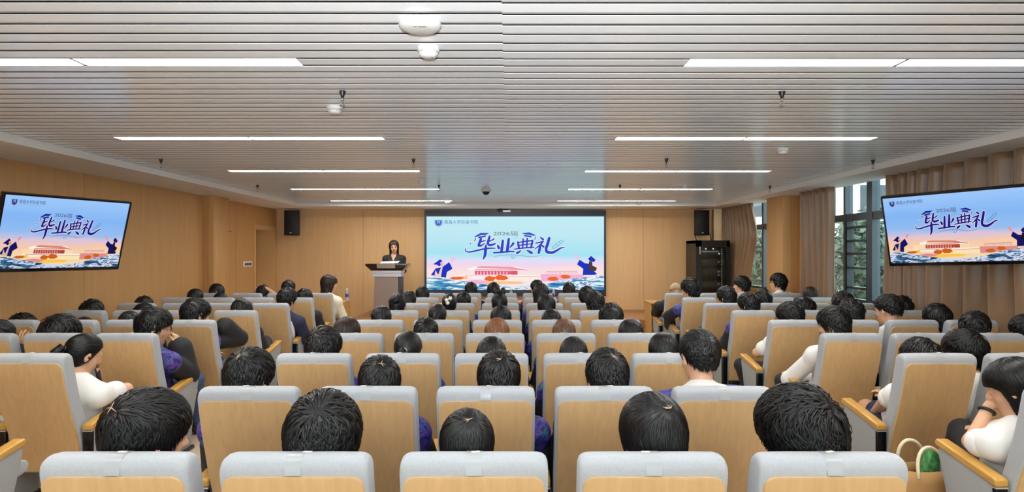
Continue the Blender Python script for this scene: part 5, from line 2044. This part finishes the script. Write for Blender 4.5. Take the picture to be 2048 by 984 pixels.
# fifth row
person(4, 'C', 0, 763, 611, None, hair='bob', s=0.97, seed=2, fem=True)
person(4, 'C', 1, 875, 606, 'person wearing dangling earrings, fifth row, second seat of the middle block', hair='pony', s=1.0, seed=1, fem=True, extra='earrings')
person(4, 'C', 2, 1002, 609, None, hair='long', s=1.06, seed=1, fem=True)
person(4, 'C', 3, 1103, 618, None, hair='bob', s=1.0, seed=0, pitch=-20, fem=True)
person(4, 'C', 4, 1222, 606, None, hair='tousled', s=1.12, seed=1)
person(4, 'L', 0, 392, 596, 'person in black gown with hand at shoulder and elbow out, fifth row, left aisle seat', yaw=-34, pitch=-12, hair='short', s=1.18, seed=1, h=.010, dy=0.22,
       arms={1: dict(e=lc(4, 'L', 0, 478, 676, 0.34), w=lc(4, 'L', 0, 446, 650, 0.20), f=(-1, -0.05, 0.05), p=(0, -.3, -1), t=(0, 1, .2), c=30, r=1.05)})
person(4, 'L', 1, 259, 621, None, hair='long', s=0.95, seed=1, pitch=-22, fem=True)
person(4, 'L', 2, 167, 635, None, hair='short2', s=1.0, seed=0, pitch=-24)
person(4, 'L', 3, 44, 626, None, hair='tousled', s=1.12, seed=2, pitch=-18)
person(4, 'R', 0, 1579, 604, 'person in glasses and white tee, elbow on armrest, fifth row, right aisle seat', yaw=34, pitch=-12, hair='short2', fit='tee', s=1.12, seed=0, gl=True, h=.010, dy=0.28,
       arms={-1: dict(e=lc(4, 'R', 0, 1514, 705, 0.30), w=lc(4, 'R', 0, 1530, 706, 0.55))}, legs={-1: dict(k=lc(4, 'R', 0, 1482, 730, 0.80))})
person(4, 'R', 1, 1703, 597, None, hair='curly', s=1.0, seed=1)
person(4, 'R', 2, 1776, 587, 'person in white shirt collar looking left, fifth row, third right block seat', yaw=22, pitch=-8, hair='fade', fit='shirt', s=1.14, seed=1, dy=0.26)
person(4, 'R', 3, 1874, 607, 'person in white tee, fifth row, fourth right block seat', hair='short2', fit='tee', s=1.14, seed=2)
# sixth row
person(5, 'C', 0, 795, 585, None, hair='bun', s=1.06, seed=1, fem=True)
person(5, 'C', 1, 899, 586, 'person wearing white flower hair clip, sixth row, second middle seat', hair='clip', s=0.92, seed=2, fem=True)
person(5, 'C', 2, 999, 583, 'person with hair tied like a bow, sixth row, centre seat', hair='twin', s=1.0, seed=1, fem=True)
person(5, 'C', 3, 1093, 588, None, hair='bob', s=1.02, seed=1, fem=True)
person(5, 'C', 4, 1190, 583, None, yaw=12, hair='short', s=1.03, seed=2)
person(5, 'L', 0, 484, 596, 'person in dark gown, sixth row, left block aisle seat', yaw=-12, hair='long', fit='dark_gown', s=1.1, seed=1, fem=True)
person(5, 'L', 2, 289, 606, None, hair='bob', s=1.12, seed=2, fem=True)
person(5, 'L', 3, 184, 599, None, hair='short2', s=1.1, seed=1)
person(5, 'R', 0, 1497, 585, 'person in dark gown with left ear showing, sixth row, right aisle seat', yaw=30, pitch=-14, hair='short', s=1.06, seed=1)
person(5, 'R', 1, 1608, 591, None, hair='tousled', s=1.1, seed=0)
person(5, 'R', 2, 1686, 583, None, hair='curly', s=1.0, seed=2)
person(5, 'R', 3, 1804, 592, None, hair='short2', s=1.02, seed=1)
# seventh row
person(6, 'C', 0, 818, 581, None, hair='bob', s=0.92, seed=1, fem=True)
person(6, 'C', 1, 927, 584, None, hair='short2', s=0.95, seed=2)
person(6, 'C', 3, 1082, 566, None, hair='long', s=1.08, seed=1, fem=True)
person(6, 'C', 4, 1174, 573, None, yaw=15, hair='short2', s=1.06, seed=1)
person(6, 'L', 0, 575, 575, 'person in navy gown with white sash, seventh row, left aisle seat', yaw=-26, pitch=-6, hair='short', fit='gown_sash', s=1.12, seed=2, dy=0.24, h=.011)
person(6, 'L', 3, 288, 592, None, hair='short', s=1.02, seed=1)
person(6, 'R', 0, 1453, 572, 'person in purple-black gown with left ear showing, seventh row, right aisle seat', yaw=30, pitch=-12, hair='short', s=1.1, seed=1)
person(6, 'R', 1, 1526, 578, None, hair='short2', s=1.06, seed=2)
# eighth row
person(7, 'C', 0, 845, 572, None, hair='bob', s=0.98, seed=2, fem=True)
person(7, 'L', 0, 609, 577, 'person in black gown, eighth row, left block aisle seat', yaw=-8, hair='tousled', fit='dark_gown', s=1.02, seed=1)
person(7, 'L', 2, 442, 585, None, hair='bob', s=0.98, seed=1, fem=True)
person(7, 'L', 3, 391, 577, None, hair='bob', s=1.0, seed=0, fem=True)
person(7, 'R', 0, 1380, 556, 'person in dark gown looking left before the equipment rack, eighth row, right aisle seat', yaw=42, pitch=-6, hair='short2', s=1.2, seed=1, dy=0.26, h=.011, arms={-1: dict(e=lc(7, 'R', 0, 1338, 632, 0.36), w=lc(7, 'R', 0, 1340, 652, 0.58))})
person(7, 'R', 3, 1621, 573, None, hair='bob', hc='hair_brown', s=0.95, seed=2, fem=True)
# row by the stage
person(8, 'C', 1, 942, 564, None, hair='short', s=1.0, seed=1)
person(8, 'C', 2, 987, 565, None, yaw=12, hair='short2', s=1.0, seed=1)
person(8, 'C', 3, 1074, 560, 'person turning left against the screen, stage row, fourth middle seat', yaw=50, pitch=-4, hair='short', s=1.0, seed=2, h=.010)
person(8, 'C', 4, 1138, 565, None, hair='short2', s=0.98, seed=2)
person(8, 'L', 0, 659, 549, 'person in cream blouse facing right, row by the stage, left block aisle seat', yaw=-50, pitch=-2, hair='bob', hc='hair_brown', fit='blouse', s=1.12, seed=1, fem=True, h=.010, dy=0.30)
person(8, 'L', 1, 577, 560, None, yaw=-10, hair='short', hc='hair_soft', s=1.0, seed=2)
person(8, 'L', 2, 526, 570, 'person with both hands clasped overhead, row by the stage, third left block seat', pitch=-30, hair='short2', fit='tee', s=1.0, seed=1, h=.009,
       arms={-1: dict(e=lc(8, 'L', 2, 503, 592, 0.26), w=lc(8, 'L', 2, 513, 578, 0.17), f=(1, -.2, .2), p=(0.2, 1, -.3), t=(0, .2, 1), c=25),
             1: dict(e=lc(8, 'L', 2, 546, 588, 0.26), w=lc(8, 'L', 2, 533, 577, 0.15), f=(-1, -.2, .1), p=(-.2, 1, -.3), t=(0, .2, 1), c=25)})
person(8, 'L', 3, 434, 567, 'person wearing small hair clip before the left pillar, row by the stage', hair='bob', s=1.1, seed=1, fem=True, extra='hairclip')
person(8, 'R', 0, 1351, 565, 'person in beige knit cap and black sleeves, stage row, right aisle seat', hair='short', hat='beanie', fit='dark_gown', s=0.92, seed=1, h=.011, arms={-1: dict(e=lc(8, 'R', 0, 1318, 612, 0.30), w=lc(8, 'R', 0, 1312, 628, 0.52))})
person(8, 'R', 2, 1483, 552, 'person in pale pink shirt looking left, row by the stage, third right block seat', yaw=58, pitch=0, hair='short2', fit='pink_shirt', s=1.08, seed=1, h=.009, dy=0.24)
person(8, 'R', 3, 1556, 546, 'person in white shirt and glasses looking left, row by the stage, curtain seat', yaw=60, pitch=0, hair='short2', fit='shirt', s=1.1, seed=2, gl=True, h=.009, dy=0.24)


# ------------------------------------------------------------------ the speaker behind the lectern
def speaker_person():
    X, Y, z0 = at(787, 500, 12.35).x, 12.42, 0.40
    e = empty('person', (X, Y, z0), PI)
    tag(e, 'person in black V-neck blouse standing and speaking at the lectern', 'person')
    zt = CH + 25 / F * 12.42 - z0
    s = 1.02
    H = np.array((0, 0.02, zt - .137 * s))
    Rm = mk_rot(12, -4, 3)
    hip = H[2] - .62
    N = H + np.array((0, -.035, -.185))
    P0 = np.array((0, -.02, hip + .02))
    Ch = P0 + (N - P0) * .68
    Sh = {sd: N + np.array((sd * .168, .0, -.055)) for sd in (-1, 1)}
    torso = [ell(P0, (.155, .105, .11), None, .06), cone(P0, Ch, .10, .105, .06), ell(Ch, (.14, .095, .15), None, .06), cone(Sh[-1], Sh[1], .05, .05, .05),
             cone(N, Sh[-1], .042, .044, .05), cone(N, Sh[1], .042, .044, .05)] + [ell(Ch + np.array((x * .062, .085, .0)), (.055, .05, .06), None, .03) for x in (-1, 1)]
    neck = [cone(H + Rm @ np.array((0, -.02, -.06)), N + np.array((0, .02, .0)), .045, .05, .03)]
    el = {sd: Sh[sd] + np.array((sd * .035, .05, -.24)) for sd in (-1, 1)}
    wr = {sd: np.array((sd * .12, .17, .99)) for sd in (-1, 1)}
    body = head_prims(H, Rm, s, True) + neck + torso
    for sd in (-1, 1):
        body += [cone(Sh[sd], el[sd], .044, .036, .03), cone(el[sd], wr[sd], .036, .024, .02)] + hand_prims(wr[sd], (-sd, .2, .1), (0, .2, -1), (0, 1, 0), .9)
    kn = {sd: np.array((sd * .09, .0, hip * .52)) for sd in (-1, 1)}
    an = {sd: np.array((sd * .09, -.03, .09)) for sd in (-1, 1)}
    th = [cone(P0 + np.array((sd * .08, 0, -.03)), kn[sd], .082, .052, .03) for sd in (-1, 1)]
    cf = [cone(kn[sd], an[sd], .05, .034, .02) for sd in (-1, 1)]
    body += th + cf + [cone(an[sd], an[sd] + np.array((0, .06, -.045)), .034, .03, .03) for sd in (-1, 1)]
    link('body', Field(body, .0085).mesh('body'), M['skin'], e)
    up = Field(torso + [cone(Sh[sd], Sh[sd] + (el[sd] - Sh[sd]) * .6, .05, .045, .03) for sd in (-1, 1)], .009, .016)
    # V neckline
    for dx in (-.03, .0, .03):
        up.put(cone(N + np.array((dx, .10, .05)), N + np.array((0, .14, -.10)), .055, .02, .012, True), 0)
    link('blouse', up.mesh('blouse'), M['black_cloth'], e)
    for sd in (-1, 1):
        link('blouse_sleeve', Field([cone(Sh[sd] + (el[sd] - Sh[sd]) * .2, el[sd], .05, .047, .02), cone(el[sd], el[sd] + (wr[sd] - el[sd]) * .85, .047, .036, .02)], .010, .010).mesh('blouse_sleeve'), M['black_cloth'], e)
    link('trousers', Field(th + cf + [torso[0]], .011, .012).mesh('trousers'), M['dark_trouser'], e)
    for sd in (-1, 1):
        o = link('shoe', shoe_mesh(), M['shoe'], e)
        o.location = (an[sd][0], an[sd][1], 0)
    Hm = Matrix.Translation(Vector(H)) @ Matrix(Rm.tolist()).to_4x4() @ Matrix.Scale(s, 4)
    STYLE['speaker'] = dict(hl='speaker', t=.026, L=.18, nz=.08, lift=.008, whorl=(.01, .045, .118))
    HL['speaker'] = [-.21, -.21, -.21, -.21, -.19, -.06, .03, .062, .080]
    HL['long'], keep = HL['speaker'], HL['long']
    STYLE['speaker']['hl'] = 'long'
    me = hair_mesh('speaker', 900, 1)
    HL['long'] = keep
    o = link('hair', me, M['hair_brown'], e)
    o.matrix_local = Hm
    def att(n_, mb, m):
        a = mb.build(n_, m, e, smooth=True)
        a.matrix_local = Hm
    mb = MB()
    for x in (-1, 1):
        mb.tube([(x * .014, .097, .018), (x * .030, .097, .024), (x * .046, .086, .019)], [.0025, .0035, .002], 6)
    att('eyebrows', mb, M['hair_brown'])
    for x in (-1, 1):
        att('eye', MB().lathe([(.0055, 0), (.003, .002), (.001, .0022)], 12), M['black'])
        a = [c for c in e.children if c.name.startswith('eye') and not c.name.startswith('eyebrow')][-1]
        a.matrix_local = Hm @ Matrix.Translation(Vector((x * .030, .0922, .001))) @ Matrix.Rotation(-PI / 2, 4, 'X')
    att('lips', MB().tube([(-.020, .088, -.0605), (-.008, .0925, -.0585), (.008, .0925, -.0585), (.020, .088, -.0605)], [.002, .006, .006, .002], 8), mat('lips', lin((176, 70, 66)), .4))


speaker_person()
